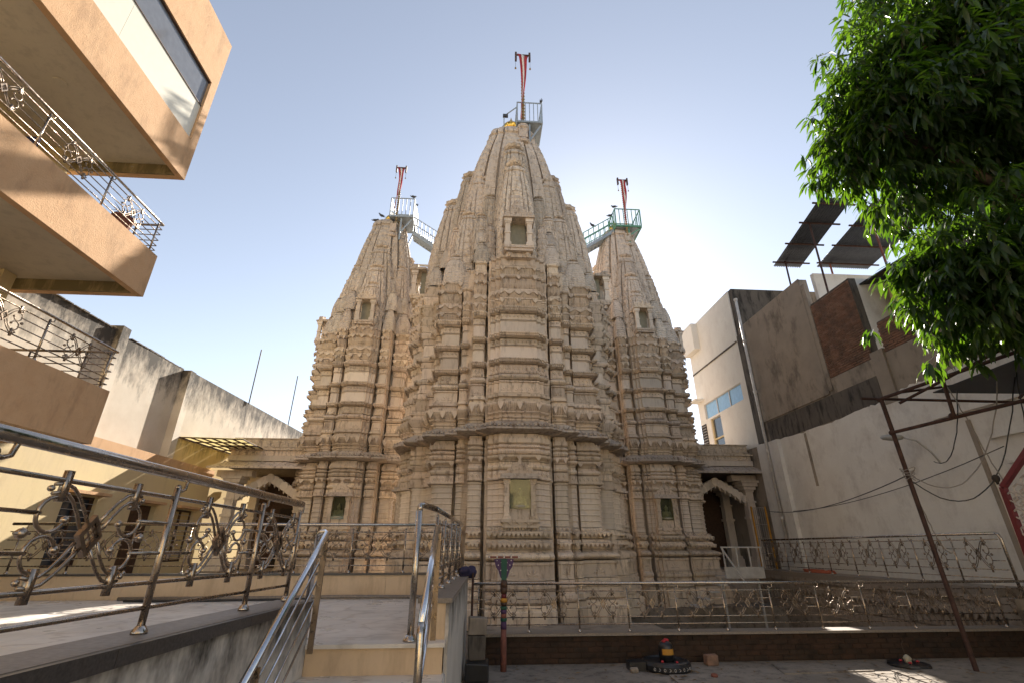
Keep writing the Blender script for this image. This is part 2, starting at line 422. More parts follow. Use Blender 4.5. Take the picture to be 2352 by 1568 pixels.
def palmettes(mb, poly, o, z0, z1, w, fn, dz=0., rise=.02):
    """fan of leaves with two curls, carved proud of a block"""
    H = z1-z0
    for a, t, nn, L in segs(poly, o, .22):
        k = max(1, int(L/w)); s = L/k
        P = lambda u, z, d: fn(a[0]+t[0]*u+nn[0]*d, a[1]+t[1]*u+nn[1]*d, z+dz)
        for j in range(k):
            um = (j+.5)*s; sz = min(s*.46, H*.9)
            for ang, ln in ((-70, .7), (-38, .85), (0, 1.), (38, .85), (70, .7)):
                ca, sa = math.cos(R(ang)), math.sin(R(ang)); l = ln*sz; wd = .15*sz
                ring = [(0, 0), (wd, l*.5), (0, l), (-wd, l*.5)]
                pts = [(um+x*ca+y*sa, z0+.04*H-x*sa+y*ca) for x, y in ring]
                mb.add([P(u, z, .001) for u, z in pts] + [P(um+.5*l*sa, z0+.04*H+.5*l*ca, rise)], [(0,1,4),(1,2,4),(2,3,4),(3,0,4)])
            for sgn in (-1, 1):
                c = [(um+sgn*sz*(.55+.2*math.cos(q)), z0+.16*H+sz*.2*math.sin(q)) for q in [i*math.pi/3 for i in range(6)]]
                mb.add([P(u, z, .001) for u, z in c] + [P(um+sgn*sz*.55, z0+.16*H, rise)], [(i, (i+1) % 6, 6) for i in range(6)])
def drops(mb, poly, o, z, h, fn, dz=0.):
    """heavy leaf drops at the corners and middle of each front edge"""
    for a, t, nn, L in segs(poly, o, .3):
        P = lambda u, zz, d: fn(a[0]+t[0]*u+nn[0]*d, a[1]+t[1]*u+nn[1]*d, zz+dz)
        w = min(.17, L*.3)
        for u0 in ([w*.5, L/2, L-w*.5] if L > .9 else [w*.5, L-w*.5]):
            ring = [(-w/2, 0), (w/2, 0), (w*.42, -h*.45), (0, -h), (-w*.42, -h*.45)]
            vs_ = [P(u0+u, z+zz, -.02) for u, zz in ring] + [P(u0+u, z+zz, .035) for u, zz in ring]
            mb.add(vs_, [(5,6,7,8,9)] + [(i, (i+1) % 5, 5+(i+1) % 5, 5+i) for i in range(5)])

def bulge(b, base=0.): return [(-.03,0),(base,.0),(base+b*.65,.1),(base+b,.33),(base+b,.6),(base+b*.65,.88),(base,.99),(-.03,1)]
# courses from the ground up: name, z0, z1, profile of (offset, share of height), material, ornament
COURSES = [
 ('plinth_course',0.,.62,[(-.03,0),(.56,0),(.56,.75),(.5,.8),(.5,1),(-.03,1)],'stone',None),
 ('ledge_moulding',.62,1.17,[(-.03,0),(.44,0),(.50,.1),(.50,.32),(.40,.4),(.38,.55),(.45,.68),(.45,.82),(.38,.88),(.38,1),(-.03,1)],'stone',None),
 ('carved_base_block',1.17,1.63,[(-.03,0),(.36,0),(.36,.05),(.33,.08),(.33,.8),(.37,.84),(.37,.97),(.3,1),(-.03,1)],'stone','base'),
 ('torus_moulding',1.63,1.92,[(-.03,0),(.10,0),(.30,.06),(.41,.22),(.44,.38),(.41,.54),(.30,.72),(.15,.84),(.08,1),(-.03,1)],'stone','ribs'),
 ('fringe_moulding',1.92,2.21,[(-.03,0),(.10,0),(.10,.42),(.33,.5),(.33,.6),(.24,.66),(.2,.9),(.08,1),(-.03,1)],'stone','fringe'),
 ('fringe_moulding',2.21,2.52,[(-.03,0),(.07,0),(.07,.36),(.30,.44),(.30,.54),(.22,.62),(.13,.76),(.06,.97),(0,1),(-.03,1)],'stone','fringe'),
 ('pilaster_shaft',2.52,3.77,None,'stone_plain',None),
 ('frieze_block',3.77,4.06,[(-.03,0),(.15,0),(.17,.08),(.17,.18),(.10,.24),(.10,.95),(.04,1),(-.03,1)],'stone','frieze'),
 ('neck_torus',4.06,4.30,[(-.03,0),(.03,0),(.09,.12),(.12,.35),(.09,.62),(.03,.72),(.03,1),(-.03,1)],'stone',None),
 ('leaf_cornice',4.30,4.50,[(-.03,0),(.03,0),(.06,.25),(.17,.55),(.19,.7),(.19,.95),(.1,1),(-.03,1)],'stone','drops'),
 ('ribbed_torus',4.50,4.82,[(-.03,0),(.05,0),(.13,.12),(.16,.3),(.12,.5),(.08,.56),(.17,.68),(.17,.78),(.1,.84),(.06,1),(-.03,1)],'stone','ribs'),
 ('leaf_band',4.82,5.15,[(-.03,0),(.10,0),(.15,.1),(.15,.42),(.09,.5),(.02,.55),(0,1),(-.03,1)],'stone','leafband'),
 ('eave_slab',5.15,5.52,[(-.03,.0),(.06,.0),(.37,.14),(.40,.16),(.40,.32),(.35,.36),(.32,.44),(.24,.62),(.15,.85),(.10,1),(-.03,1)],'stone_eave','eave'),
 ('cyma_moulding',5.52,5.79,[(-.03,0),(.09,0),(.09,.22),(.16,.32),(.17,.42),(.10,.52),(.13,.7),(.23,.9),(.23,1),(-.03,1)],'stone',None),
 ('twisted_leaf_band',5.79,6.06,[(-.03,0),(.12,0),(.16,.2),(.24,.6),(.27,.82),(.27,1),(-.03,1)],'stone','twist'),
 ('stepped_moulding',6.06,6.39,[(-.03,0),(.2,0),(.2,.25),(.13,.32),(.13,.5),(.21,.56),(.21,.78),(.15,.84),(.15,1),(-.03,1)],'stone',None),
 ('carved_block',6.39,6.79,[(-.03,0),(.13,0),(.13,.04),(.10,.08),(.10,.84),(.14,.88),(.14,.98),(.06,1),(-.03,1)],'stone','palm'),
 ('torus_moulding',6.79,7.04,[(-.03,0),(.04,0),(.14,.12),(.19,.36),(.19,.58),(.13,.84),(.04,.97),(-.03,1)],'stone','ribs'),
 ('frieze_band',7.04,7.38,[(-.03,0),(.07,0),(.07,.3),(.03,.34),(.03,.92),(.06,.95),(-.03,1)],'stone','frieze'),
 ('cornice_moulding',7.38,7.58,[(-.03,0),(.07,0),(.17,.35),(.20,.5),(.20,.72),(.14,.8),(.03,1),(-.03,1)],'stone','dent'),
 ('plain_panel',7.58,8.02,[(-.03,0),(.02,0),(.02,.08),(0,.1),(0,.95),(.03,.97),(.03,1),(-.03,1)],'stone_plain',None),
 ('frieze_band',8.02,8.26,[(-.03,0),(.05,0),(.05,.1),(.03,.14),(.03,.92),(.05,.95),(-.03,1)],'stone','frieze'),
 ('cornice_moulding',8.26,8.46,[(-.03,0),(.07,0),(.17,.35),(.20,.5),(.20,.72),(.14,.8),(.03,1),(-.03,1)],'stone','dent'),
 ('plain_panel',8.46,8.92,[(-.03,0),(.02,0),(.02,.08),(0,.1),(0,.95),(.03,.97),(.03,1),(-.03,1)],'stone_plain',None),
 ('frieze_band',8.92,9.16,[(-.03,0),(.05,0),(.05,.1),(.03,.14),(.03,.92),(.05,.95),(-.03,1)],'stone','frieze'),
 ('cornice_moulding',9.16,9.42,[(-.03,0),(.07,0),(.17,.35),(.20,.5),(.20,.72),(.14,.8),(.03,1),(-.03,1)],'stone','dent'),
 ('fluted_band',9.42,9.70,[(-.03,0),(.05,0),(.09,.3),(.13,.62),(.13,.72),(.16,.76),(.16,.95),(.08,1),(-.03,1)],'stone','flute'),
 ('scallop_band',9.70,10.09,[(-.03,0),(.06,0),(.1,.15),(.15,.4),(.18,.52),(.18,.66),(.1,.72),(.1,.96),(.04,1),(-.03,1)],'stone','scallop'),
 ('fluted_bell',10.09,10.58,[(-.03,0),(.02,0),(.05,.12),(.09,.3),(.11,.5),(.13,.66),(.11,.74),(.17,.8),(.19,.88),(.19,.97),(.1,1),(-.03,1)],'stone','flute'),
 ('fluted_band',10.58,10.96,[(-.03,0),(.04,0),(.07,.25),(.11,.55),(.13,.68),(.16,.74),(.16,.9),(.08,1),(-.03,1)],'stone','flute'),
 ('plain_band',10.96,11.46,[(-.03,0),(.08,0),(.1,.1),(.1,.2),(.03,.26),(.03,.72),(.09,.8),(.09,.97),(0,1),(-.03,1)],'stone',None),
]
def shaft_profile():
    p = [(-.03,0),(.03,0),(.03,.05),(.0,.06)]
    for k in range(6):
        t = .13 + k*.135; p += [(0,t),(.03,t+.012),(.03,t+.03),(0,t+.042)]
    return p + [(0,.93),(.04,.95),(.04,1),(-.03,1)]
def stack(root, poly, fn, z_top, idx, corner=False):
    """one projecting pier of the wall, each course a stone of its own"""
    dz = (idx % 7)*.0035; sg = 1 if sum(q[0] for q in poly) > 0 else -1
    for (name, z0, z1, prof, mat, orn) in COURSES:
        if z0 >= z_top - .05: break
        if orn == 'eave': SIDE_NOW[0] = lambda d: d
        elif corner: SIDE_NOW[0] = lambda d: (d[0]*(SIDE if d[0]*sg < 0 else 1), d[1]*(SIDE if d[1] < 0 else 1))
        else:
            sk = .06 if z0 < 2.5 else SIDE
            SIDE_NOW[0] = lambda d, sk=sk: (d[0]*sk, d[1])
        pr = prof or shaft_profile(); H = z1-z0
        ks = 1.3 if z0 > 5.6 else 1.
        pz = [(o*ks if o > 0 else o, z0+.007+t*(H-.014)) for o, t in pr]; mb = MB()
        sweep(mb, poly, pz, fn, wave=(.016 if orn in ('flute','twist') else .01 if orn == 'ribs' else 0), pitch=(.055 if orn != 'twist' else .06), dz=dz)
        om = max(o for o, t in pr)*ks
        if orn == 'base': palmettes(mb, poly, .33, z0+.1, z0+.36, .5, fn, dz); teeth(mb, poly, .372, z0+.39, .03, .05, fn, dz, .015)
        elif orn == 'palm': palmettes(mb, poly, .10*ks, z0+.05, z0+.33, .36, fn, dz)
        elif orn == 'fringe': teeth(mb, poly, om, z0+H*(.5 if z0 < 2.1 else .44), .1, .13, fn, dz, .03); studs(mb, poly, .2, z0+H*.68, z0+H*.88, .08, fn, dz, .012, 'box')
        elif orn == 'frieze':
            o = .03*ks if z0 > 5 else .10; studs(mb, poly, o, z0+H*.36, z0+H*.88, .13, fn, dz, .024)
            if z0 < 7.2 and z0 > 6: studs(mb, poly, .07*ks, z0+H*.05, z0+H*.26, .06, fn, dz, .02, 'box')
        elif orn == 'drops': drops(mb, poly, .185, z0+H*.78, .15, fn, dz)
        elif orn == 'leafband': teeth(mb, poly, .15, z0+H*.4, .1, .11, fn, dz, .02, True); teeth(mb, poly, .152, z0+H*.34, .07, .11, fn, dz, .015)
        elif orn == 'eave':
            studs(mb, poly, .345, z0+H*.36, z0+H*.62, .13, fn, dz, .05, 'box'); studs(mb, poly, .27, z0+H*.5, z0+H*.8, .2, fn, dz, .05, 'leaf')
        elif orn == 'twist': drops(mb, poly, .27*ks, z1-.02, .25, fn, dz)
        elif orn == 'dent': studs(mb, poly, .175*ks, z0+H*.06, z0+H*.42, .06, fn, dz, .03, 'box'); studs(mb, poly, .2*ks, z0+H*.5, z0+H*.74, .07, fn, dz, .014, 'box')
        elif orn == 'scallop':
            for a, t, nn, L in segs(poly, .18*ks, .12):
                P = lambda u, zz, d: fn(a[0]+t[0]*u+nn[0]*d, a[1]+t[1]*u+nn[1]*d, zz+dz)
                k = max(2, 2*int(round(L/.34/2))) if L > .4 else 1; s = L/k
                for j in range(k):
                    ring = [((j+q/6)*s, z0+H*.55-.11*abs(math.cos(math.pi*q/6))**1.6) for q in range(7)]
                    top = [(u, z0+H*.6) for u, _ in ring][::-1]; ring = ring + top
                    n = len(ring); vs_ = [P(u, zz, -.05) for u, zz in ring] + [P(u, zz, .012) for u, zz in ring]
                    mb.add(vs_, [tuple(range(n, 2*n))] + [(i, (i+1) % n, n+(i+1) % n, n+i) for i in range(n)])
            studs(mb, poly, .10*ks, z0+H*.74, z0+H*.95, .16, fn, dz, .03, 'leaf')
        elif orn == 'flute': drops(mb, poly, om+.002, z1-.06, .16, fn, dz)
        mb.build(name, M[mat], root)
def core(root, poly, fn, z0, z1, name, k=.22):
    mb = MB()
    for (nm, a, b, prof, mat, orn) in COURSES:
        if a < z0-.01 or b > z1+.01: continue
        pr = prof or shaft_profile(); H = b-a
        sweep(mb, poly, [(max(o, 0)*(.8 if orn == 'eave' else 0. if a < 2.5 else k), a+t*H) for o, t in pr], fn, closed=True, dz=-.006)
    n = len(poly)
    for z in (z0, z1): mb.add([fn(p[0], p[1], z) for p in poly], [tuple(range(n))])
    mb.build(name, M['stone'], root)

# ---- curvilinear spires
PLAN5 = [(.31,1.),(.31,.84),(.37,.84),(.37,.93),(.58,.93),(.58,.74),(.64,.74),(.64,.84),(.8,.84),(.8,.8)]
def pod(root, x, y, z, h, wb):
    """egg-shaped carved miniature spire standing on a pier"""
    return spire(root, 'miniature_spire', x, y, z, h, wb, wb*.52, 3, 'stone_pod', power=2.7, rib=False, groove=.012, plan=POD)
def plan_poly(pl):
    q = pl[:-1] + [pl[-1]] + [(b, a) for a, b in pl[:-1][::-1]]          # half a quadrant, mirrored about the diagonal
    quad = q; out = []
    for sx, sy, rev in ((1,1,False),(1,-1,True),(-1,-1,False),(-1,1,True)):
        pts = [(x*sx, y*sy) for x, y in quad]
        out += pts[::-1] if rev else pts
    return out
def spire_mesh(h, wb, wt, n, power=1.9, groove=.022, rib=True, plan=None, cap=True, shoulder=True):
    poly = plan_poly(plan or PLAN5); m = len(poly); mb = MB(); rings = []
    def w(t): return wt + (wb-wt)*(1-t**power)
    for i in range(n):
        t0, t1 = i/n, (i+1)/n
        for t, k in ((t0+.02/n, -groove), (t0+.12/n, 0.), (t1-.14/n, 0.), (t1-.02/n, -groove)):
            rings.append((w(t)+k, h*t))
    if shoulder: rings += [(wt*1.06, h*1.004), (wt*1.06, h+.13*wt), (wt*.97, h+.34*wt), (wt*.8, h+.56*wt), (wt*.52, h+.76*wt), (wt*.25, h+.86*wt), (.01, h+.88*wt)]
    vs_ = []; fs = []
    for k, (ww, z) in enumerate(rings):
        for x, y in poly: vs_.append((x*ww, y*ww, z))
    for i in range(len(rings)-1): fs += [(i*m+k, i*m+(k+1) % m, (i+1)*m+(k+1) % m, (i+1)*m+k) for k in range(m)]
    mb.add(vs_, fs)
    if rib:    # small arched studs up the central band of each face and at the corners of each course
        for i in range(n):
            t = (i+.5)/n; ww = w(t); zc = h*t; hh = h/n*.36; slope = (w(t+.3/n)-w(t-.3/n))/(h*.6/n)
            for ca, sa in ((1,0),(0,1),(-1,0),(0,-1)):
                for u0, d0, hw in ((0, 1., .16), (-.72, .84, .06), (.72, .84, .06)):
                    def P(u, z, r):
                        x, y = (u0+u)*ww, d0*(ww+slope*(z-zc))+r
                        return (x*ca-y*sa, x*sa+y*ca, z)
                    ring = [(-hw, zc-hh), (hw, zc-hh), (hw, zc+hh*.2), (0, zc+hh), (-hw, zc+hh*.2)]
                    mb.add([P(u, z, .0) for u, z in ring] + [P(u*.6, zc+(z-zc)*.6, .028) for u, z in ring],
                           [(5,6,7,8,9)] + [(q, (q+1) % 5, 5+(q+1) % 5, 5+q) for q in range(5)])
    if cap:
        z = h+.62*wt
        mb.lathe([(wt*.5,0),(wt*.5,wt*.16),(wt*.86,wt*.22),(wt*.98,wt*.36),(wt*.86,wt*.5),(wt*.45,wt*.56),(wt*.3,wt*.68),(wt*.36,wt*.8),(wt*.2,wt*.98),(wt*.07,wt*1.1),(.004,wt*1.3)], (0,0,z), 24, .06, 12)
    return mb
POD = [(.60,1.),(.60,.94),(.80,.94),(.80,.86),(.86,.86)]
SPIRE_CACHE = {}
def spire(root, name, x, y, z, h, wb, wt, n, mat='stone_spire', **kw):
    key = (h, wb, wt, n, str(sorted(kw.items())))
    if key not in SPIRE_CACHE:
        me = spire_mesh(h, wb, wt, n, **kw).mesh(name); me.materials.append(M[mat]); SPIRE_CACHE[key] = me
    return obj(name, SPIRE_CACHE[key], None, root, True, (x, y, z))

# ---- little balcony window and wall niche, in face space (u across, d outwards, z)
def seated_figure(fn, u, d, z, s):
    b = MB()
    def el(x, y, q, r, sq): 
        t = MB().ball((0,0,0), r*s, 10, sq); b.add([fn(u+px+x*s, d+py+y*s, z+pz+q*s) for px, py, pz in t.v], t.f)
    el(0, 0, .62, .13, (.95,1,1.15)); el(0, 0, .79, .05, (1,1,1)); el(0,0,.47,.075,(1,1,1))
    el(0, 0, .32, .2, (1,.6,.95)); el(0, 0, .16, .2, (1,.7,.6)); el(0, .02, .06, .3, (1.25,.7,.3))
    for s1 in (-1, 1): el(s1*.2, 0, .36, .09, (.8,.8,1.3)); el(s1*.24, .02, .2, .08, (.8,.8,1.5)); el(s1*.12, .1, .1, .08, (1.4,.8,.7)); el(s1*.26,.02,.06,.13,(1.2,1,.5))
    return b
def jharokha(root, fn, d, z, s, hw):
    """projecting balcony: slab on brackets, two moulded posts, roof with crest, recessed pane"""
    def bx(m, u0, u1, d0, d1, z0, z1): m.hexa([fn(*p) for p in ((u0,d0,z0),(u1,d0,z0),(u1,d1,z0),(u0,d1,z0),(u0,d0,z1),(u1,d0,z1),(u1,d1,z1),(u0,d1,z1))])
    m = MB(); bx(m, -hw, hw, d-.2, d+.36*s, z, z+.1*s); bx(m, -hw*1.04, hw*1.04, d-.2, d+.40*s, z+.1*s, z+.2*s); bx(m, -hw*.9, hw*.9, d-.2, d+.2*s, z-.16*s, z)
    for u in (-hw*.62, hw*.62):
        t = MB().lathe([(.02,-.16),(.07,-.1),(.09,-.03),(.06,.0),(.04,.04)], (0,0,0), 8)
        m.add([fn(u+x*s, d+.2*s+y*s, z+.0*s+q*s) for x, y, q in t.v], t.f)
    sl = m.build('balcony_slab', M['stone_carved'], root)
    for u in (-hw*.78, hw*.78):
        m = MB(); w = .09*s
        for z0, z1, k in ((.2,.32,1.35),(.32,.37,1.1),(.37,.7,.9),(.7,.75,1.15),(.75,1.1,.9),(1.1,1.16,1.2),(1.16,1.3,1.5)):
            bx(m, u-w*k, u+w*k, d+.26*s-w*k, d+.26*s+w*k, z+z0*s, z+z1*s)
        m.build('balcony_post', M['stone_plain'], root)
    m = MB(); bx(m, -hw*.55, hw*.55, d-.3, d+.02, z+.2*s, z+1.3*s); m.build('window_pane', M['niche_pane'], root)
    m = MB(); bx(m, -hw*1.15, hw*1.15, d-.2, d+.46*s, z+1.302*s, z+1.37*s); bx(m, -hw, hw, d-.2, d+.38*s, z+1.37*s, z+1.45*s)
    for k, (u, q) in enumerate(((-.8,.2),(-.42,.26),(0,.34),(.42,.26),(.8,.2))):
        poly = [(-.2*hw,0),(.2*hw,0),(.2*hw,q*.45*s),(.1*hw,q*.8*s),(0,q*s),(-.1*hw,q*.8*s),(-.2*hw,q*.45*s)]
        m.prism([(u*hw+a, z+1.45*s+b) for a, b in poly], lambda a, b, c: fn(a, c, b), d+.16*s, d+.36*s)
    m.build('balcony_roof', M['stone_carved'], root)
def niche(root, fn, d, z, w, h):
    """wall shrine: glazed recess with a seated figure, two posts, bracketed sill, scrolled pediment"""
    def bx(m, u0, u1, d0, d1, z0, z1): m.hexa([fn(*p) for p in ((u0,d0,z0),(u1,d0,z0),(u1,d1,z0),(u0,d1,z0),(u0,d0,z1),(u1,d0,z1),(u1,d1,z1),(u0,d1,z1))])
    hw = w/2
    m = MB(); bx(m, -hw, hw, d-.02, d+.045, z, z+h); m.build('niche_back', M['niche'], root)
    fg = seated_figure(fn, 0, d+.10, z+.02, h*.82).build('seated_figure', M['fig'], root, True)
    rm = fg.modifiers.new('fuse', 'REMESH'); rm.mode = 'VOXEL'; rm.voxel_size = .012; rm.use_smooth_shade = True
    m = MB(); bx(m, -hw-.02, hw+.02, d+.205, d+.213, z, z+h); m.build('glass_pane', M['glass'], root)
    for u in (-hw-.1, hw+.1):
        m = MB()
        for z0, z1, k in ((-.28,-.2,.11),(-.2,-.12,.085),(-.12,.08,.075),(.08,.12,.09),(.12,.34*h/.8,.07),(.34*h/.8,.38*h/.8,.085),(.38*h/.8,.66*h/.8,.07),(.66*h/.8,.71*h/.8,.09),(.71*h/.8,h,.1)):
            bx(m, u-k, u+k, d-.02, d+.12+k, z+z0, z+z1)
        m.build('niche_post', M['stone_carved'], root)
    m = MB(); bx(m, -hw-.005, hw+.005, d-.02, d+.15, z-.28, z-.002); bx(m, -hw-.26, hw+.26, d-.02, d+.28, z-.36, z-.285); bx(m, -hw-.2, hw+.2, d-.02, d+.2, z-.44, z-.36); bx(m, -hw-.23, hw+.23, d-.02, d+.25, z-.5, z-.44)
    for u in (-hw*.9, 0, hw*.9): m.prism([(u-.12, z-.36), (u+.12, z-.36), (u, z-.44)], lambda a, b, c: fn(a, c, b), d+.19, d+.26)
    m.build('niche_sill', M['stone'], root)
    m = MB(); bx(m, -hw-.3, hw+.3, d-.02, d+.36, z+h+.002, z+h+.06); bx(m, -hw-.25, hw+.25, d-.02, d+.28, z+h+.06, z+h+.15); m.build('niche_hood', M['stone_eave'], root)
    m = MB(); base = z+h+.15; W_ = hw+.2
    tri = [(-W_,0)]
    for k in range(1, 12):
        t = k/12; u = -W_+2*W_*t; q = 1-abs(2*t-1); tri.append((u, (.07+.36*q**1.25)*(1+.13*(-1)**k)))
    tri += [(W_, 0)]
    m.prism([(u, base+v) for u, v in tri], lambda a, b, c: fn(a, c, b), d+.1, d+.18)
    for k in range(-3, 4):
        u = k*W_/4.2; q = 1-abs(k)/4.2
        t = MB().lathe([(.002,0),(.045,.0),(.045,.02),(.002,.03)], (0,0,0), 8)
        for rr, hh in ((.9,.35),(.7,.72)): m.add([fn(u+x*rr, d+.178+pz, base+.05+.3*q*hh+y*rr) for x, y, pz in t.v], t.f)
    m.build('niche_pediment', M['stone'], root)
M['niche_pane'] = simple('grey_green_shutter', (.24,.22,.155), .6)

def face_fn(cx, cy, k):
    """local frame of one face: u across, d outwards; k=0 front, 1 left, 2 right"""
    if k == 0: return lambda u, d, z: (cx+u, cy-d, z)
    if k == 1: return lambda u, d, z: (cx-d, cy-u, z)
    if k == 2: return lambda u, d, z: (cx+d, cy+u, z)
    return lambda u, d, z: (cx-u, cy+d, z)

def ped(x0, x1, d, back, notch=.05):
    """plan of a pier from u=x0 to x1 with its face at d and small stepped corners"""
    n = notch
    return [(x0, back), (x0, d-n), (x0+n, d-n), (x0+n, d), (x1-n, d), (x1-n, d-n), (x1, d-n), (x1, back)]
def bhadra_plan(w, d, back):
    a, b = w*.66, w*.83; e = .12
    return [(-w,back),(-w,d-2*e),(-b,d-2*e),(-b,d-e),(-a,d-e),(-a,d),(a,d),(a,d-e),(b,d-e),(b,d-2*e),(w,d-2*e),(w,back)]
def karna_plan(c, w, back, n=.09):   # corner pier, outer corner at (c,c) on the +u side
    return [(c-w, back), (c-w, c), (c-n, c), (c-n, c-n), (c, c-n), (c, c-w), (back, c-w)]
def mirror(poly): return [(-x, y) for x, y in poly[::-1]]

def tower(root, cx, cy, p):
    F = [face_fn(cx, cy, k) for k in range(4)]
    zb = p['z_bh']; i = 0
    for k in (0, 1, 2):
        stack(root, bhadra_plan(p['bw'], p['bd'], p['core'][0]-.1), F[k], zb, i); i += 1
    for (x0, x1, d, back, ztop) in p['piers']:
        pl = ped(x0, x1, d, back)
        stack(root, pl, F[0], ztop, i+1); stack(root, mirror(pl), F[0], ztop, i+2)
        stack(root, pl, F[1], ztop, i+3); stack(root, mirror(pl), F[2], ztop, i+4); i += 4
    kp = karna_plan(p['kc'], p['kw'], p['core'][2]-.4)
    stack(root, kp, F[0], p['z_k'], i+2, True); stack(root, mirror(kp), F[0], p['z_k'], i+3, True)
    a, b, c = p['core']; e, f = p['core_w']
    cp = [(e,a),(e,b),(f,b),(f,c),(c,c)]
    q = cp + [(y, x) for x, y in cp[:-1][::-1]]
    poly = q + [(x, -y) for x, y in q[::-1]] + [(-x, -y) for x, y in q] + [(-x, y) for x, y in q[::-1]]
    fn = lambda u, d, z: (cx+u, cy-d, z)
    core(root, poly, fn, 0, 2.52, 'recessed_base'); core(root, poly, fn, 2.52, 5.15, 'recessed_wall'); core(root, poly, fn, 5.15, 11.46, 'recessed_upper_wall')

# central tower
MX, MY = 1.18, 18.0
main = thing('temple_tower', 'tallest carved sandstone temple tower in the centre, with gold finial', 'temple', (MX, MY, 0))
tower(main, MX, MY, dict(bw=.91, bd=3.85, z_bh=11.46, kc=2.62, kw=.62, z_k=10.96,
      piers=[(1.11,1.50,3.38,2.3,11.46), (1.66,1.88,2.86,2.0,10.58)], core=(3.5,2.85,2.3), core_w=(1.0,1.72)))
F0 = [face_fn(MX, MY, k) for k in range(3)]
for k in range(3):
    jharokha(main, F0[k], 3.86, 11.46, 1.05, .5); 
niche(main, F0[0], 3.90, 2.98, .56, .8)
for k in (1, 2): niche(main, F0[k], 3.86, 2.98, .56, .8)
def P4(r): return ((0,-r),(-r,0),(r,0),(0,r))
m = spire(main, 'main_spire', 0, 0, 11.4, 8.95, 2.4, 1.17, 21, power=2.9, cap=False)
def halves(root, r, lat, *args, **kw):      # one on each face, narrower across the face than outwards
    for x, y in P4(r):
        o = spire(root, 'half_spire', x, y, *args, **kw); o.scale = (lat, 1, 1) if x == 0 else (1, lat, 1)
halves(main, 1.75, .78, 11.4, 6.4, 1.25, .65, 15, power=2.4)
halves(main, 2.5, .72, 11.4, 4.75, 1.15, .62, 12, power=2.5)
halves(main, 3.06, .82, 11.4, 2.95, .68, .44, 9, power=2.6)
DI = ((-1,-1),(1,-1),(-1,1),(1,1))
for sx, sy in DI:
    spire(main, 'corner_spire', sx*1.42, sy*1.42, 12.3, 4.2, .80, .44, 12, power=2.3)
    spire(main, 'corner_spire', sx*1.84, sy*1.84, 11.6, 2.75, .62, .36, 8, power=2.4)
    pod(main, sx*2.29, sy*2.29, 10.97, 1.15, .44)
    pod(main, sx*2.02, sy*2.02, 12.1, .95, .36)
    for a, b in ((1.30, 3.12), (3.12, 1.30)): pod(main, sx*a, sy*b, 11.47, .85, .29)
    for a, b in ((1.77, 2.62), (2.62, 1.77)): pod(main, sx*a, sy*b, 10.6, .85, .24)
    for a, b in ((1.32, 2.72), (2.72, 1.32)): pod(main, sx*a, sy*b, 12.3, .9, .28)
    for a, b in ((1.36, 2.36), (2.36, 1.36)):
        spire(main, 'small_spire', sx*a, sy*b, 12.0, 2.1, .38, .22, 8, power=2.5)
    for a, b in ((1.0, 3.0), (3.0, 1.0)):
        spire(main, 'small_spire', sx*a, sy*b, 11.4, 1.9, .24, .13, 7, power=2.5)
    for a, b in ((1.02, 2.1), (2.1, 1.02)):
        spire(main, 'small_spire', sx*a, sy*b, 11.4, 3.9, .45, .24, 11, power=2.4)
fin = MB(); fin.lathe([(.2,0),(.32,.05),(.2,.1),(.3,.16),(.46,.34),(.5,.5),(.4,.68),(.2,.78),(.26,.84),(.14,.92),(.1,1.06),(.04,1.2),(.005,1.36)], (MX, MY, 21.3), 20)
fin.build('gold_finial', M['gold'], main, True)
# head guardian blocks on the shoulder of the spire
m = MB(); m.box(MX+.28, MX+.72, MY-1.42, MY-.96, 19.85, 20.4); m.lathe([(.28,0),(.34,.08),(.26,.2),(.2,.3)], (MX+.5, MY-1.3, 19.45), 10); m.lathe([(.18,0),(.3,.1),(.3,.25),(.16,.38)], (MX+.5, MY-1.2, 20.4), 10)
m.build('spire_bracket', M['stone_spire'], main)

# side towers: one is built, the other is a copy
LX, LY = -5.28, 22.0; RX = 7.46
left = thing('temple_tower', 'smaller carved sandstone temple tower at the left of the central one', 'temple', (LX, LY, 0))
tower(left, LX, LY, dict(bw=.64, bd=2.5, z_bh=10.96, kc=1.80, kw=.46, z_k=10.96,
      piers=[(.80,1.14,2.22,1.7,10.96)], core=(2.25,1.9,1.55), core_w=(.66,1.2)))
FL = [face_fn(LX, LY, k) for k in range(3)]
for k in range(3): jharokha(left, FL[k], 2.52, 11.0, .92, .4)
niche(left, FL[0], 2.54, 2.96, .44, .8)
spire(left, 'main_spire', 0, 0, 10.9, 6.95, 1.75, .88, 17, power=2.3, cap=False)
for x, y in P4(1.0): spire(left, 'half_spire', x, y, 10.9, 4.75, 1.08, .5, 12, power=2.4)
for x, y in P4(1.55): spire(left, 'half_spire', x, y, 10.9, 3.4, .76, .4, 9, power=2.5)
for x, y in P4(1.95): spire(left, 'half_spire', x, y, 10.9, 2.3, .54, .32, 7, power=2.6)
for sx, sy in DI:
    spire(left, 'corner_spire', sx*1.05, sy*1.05, 11.4, 3.3, .62, .3, 10, power=2.2)
    pod(left, sx*1.52, sy*1.52, 10.97, 1.0, .36)
    pod(left, sx*1.34, sy*1.34, 12.15, .95, .33)
    for a, b in ((.97, 2.02), (2.02, .97)): pod(left, sx*a, sy*b, 10.97, 1.0, .26)
    for a, b in ((.95, 1.78), (1.78, .95)): pod(left, sx*a, sy*b, 12.1, .95, .27)
    for a, b in ((.75, 1.45), (1.45, .75)): pod(left, sx*a, sy*b, 13.2, .8, .24)
fin = MB(); fin.lathe([(.16,0),(.24,.04),(.16,.08),(.22,.12),(.33,.26),(.36,.38),(.28,.52),(.15,.6),(.18,.64),(.1,.72),(.05,.86),(.005,1.0)], (LX, LY, 18.45), 16)
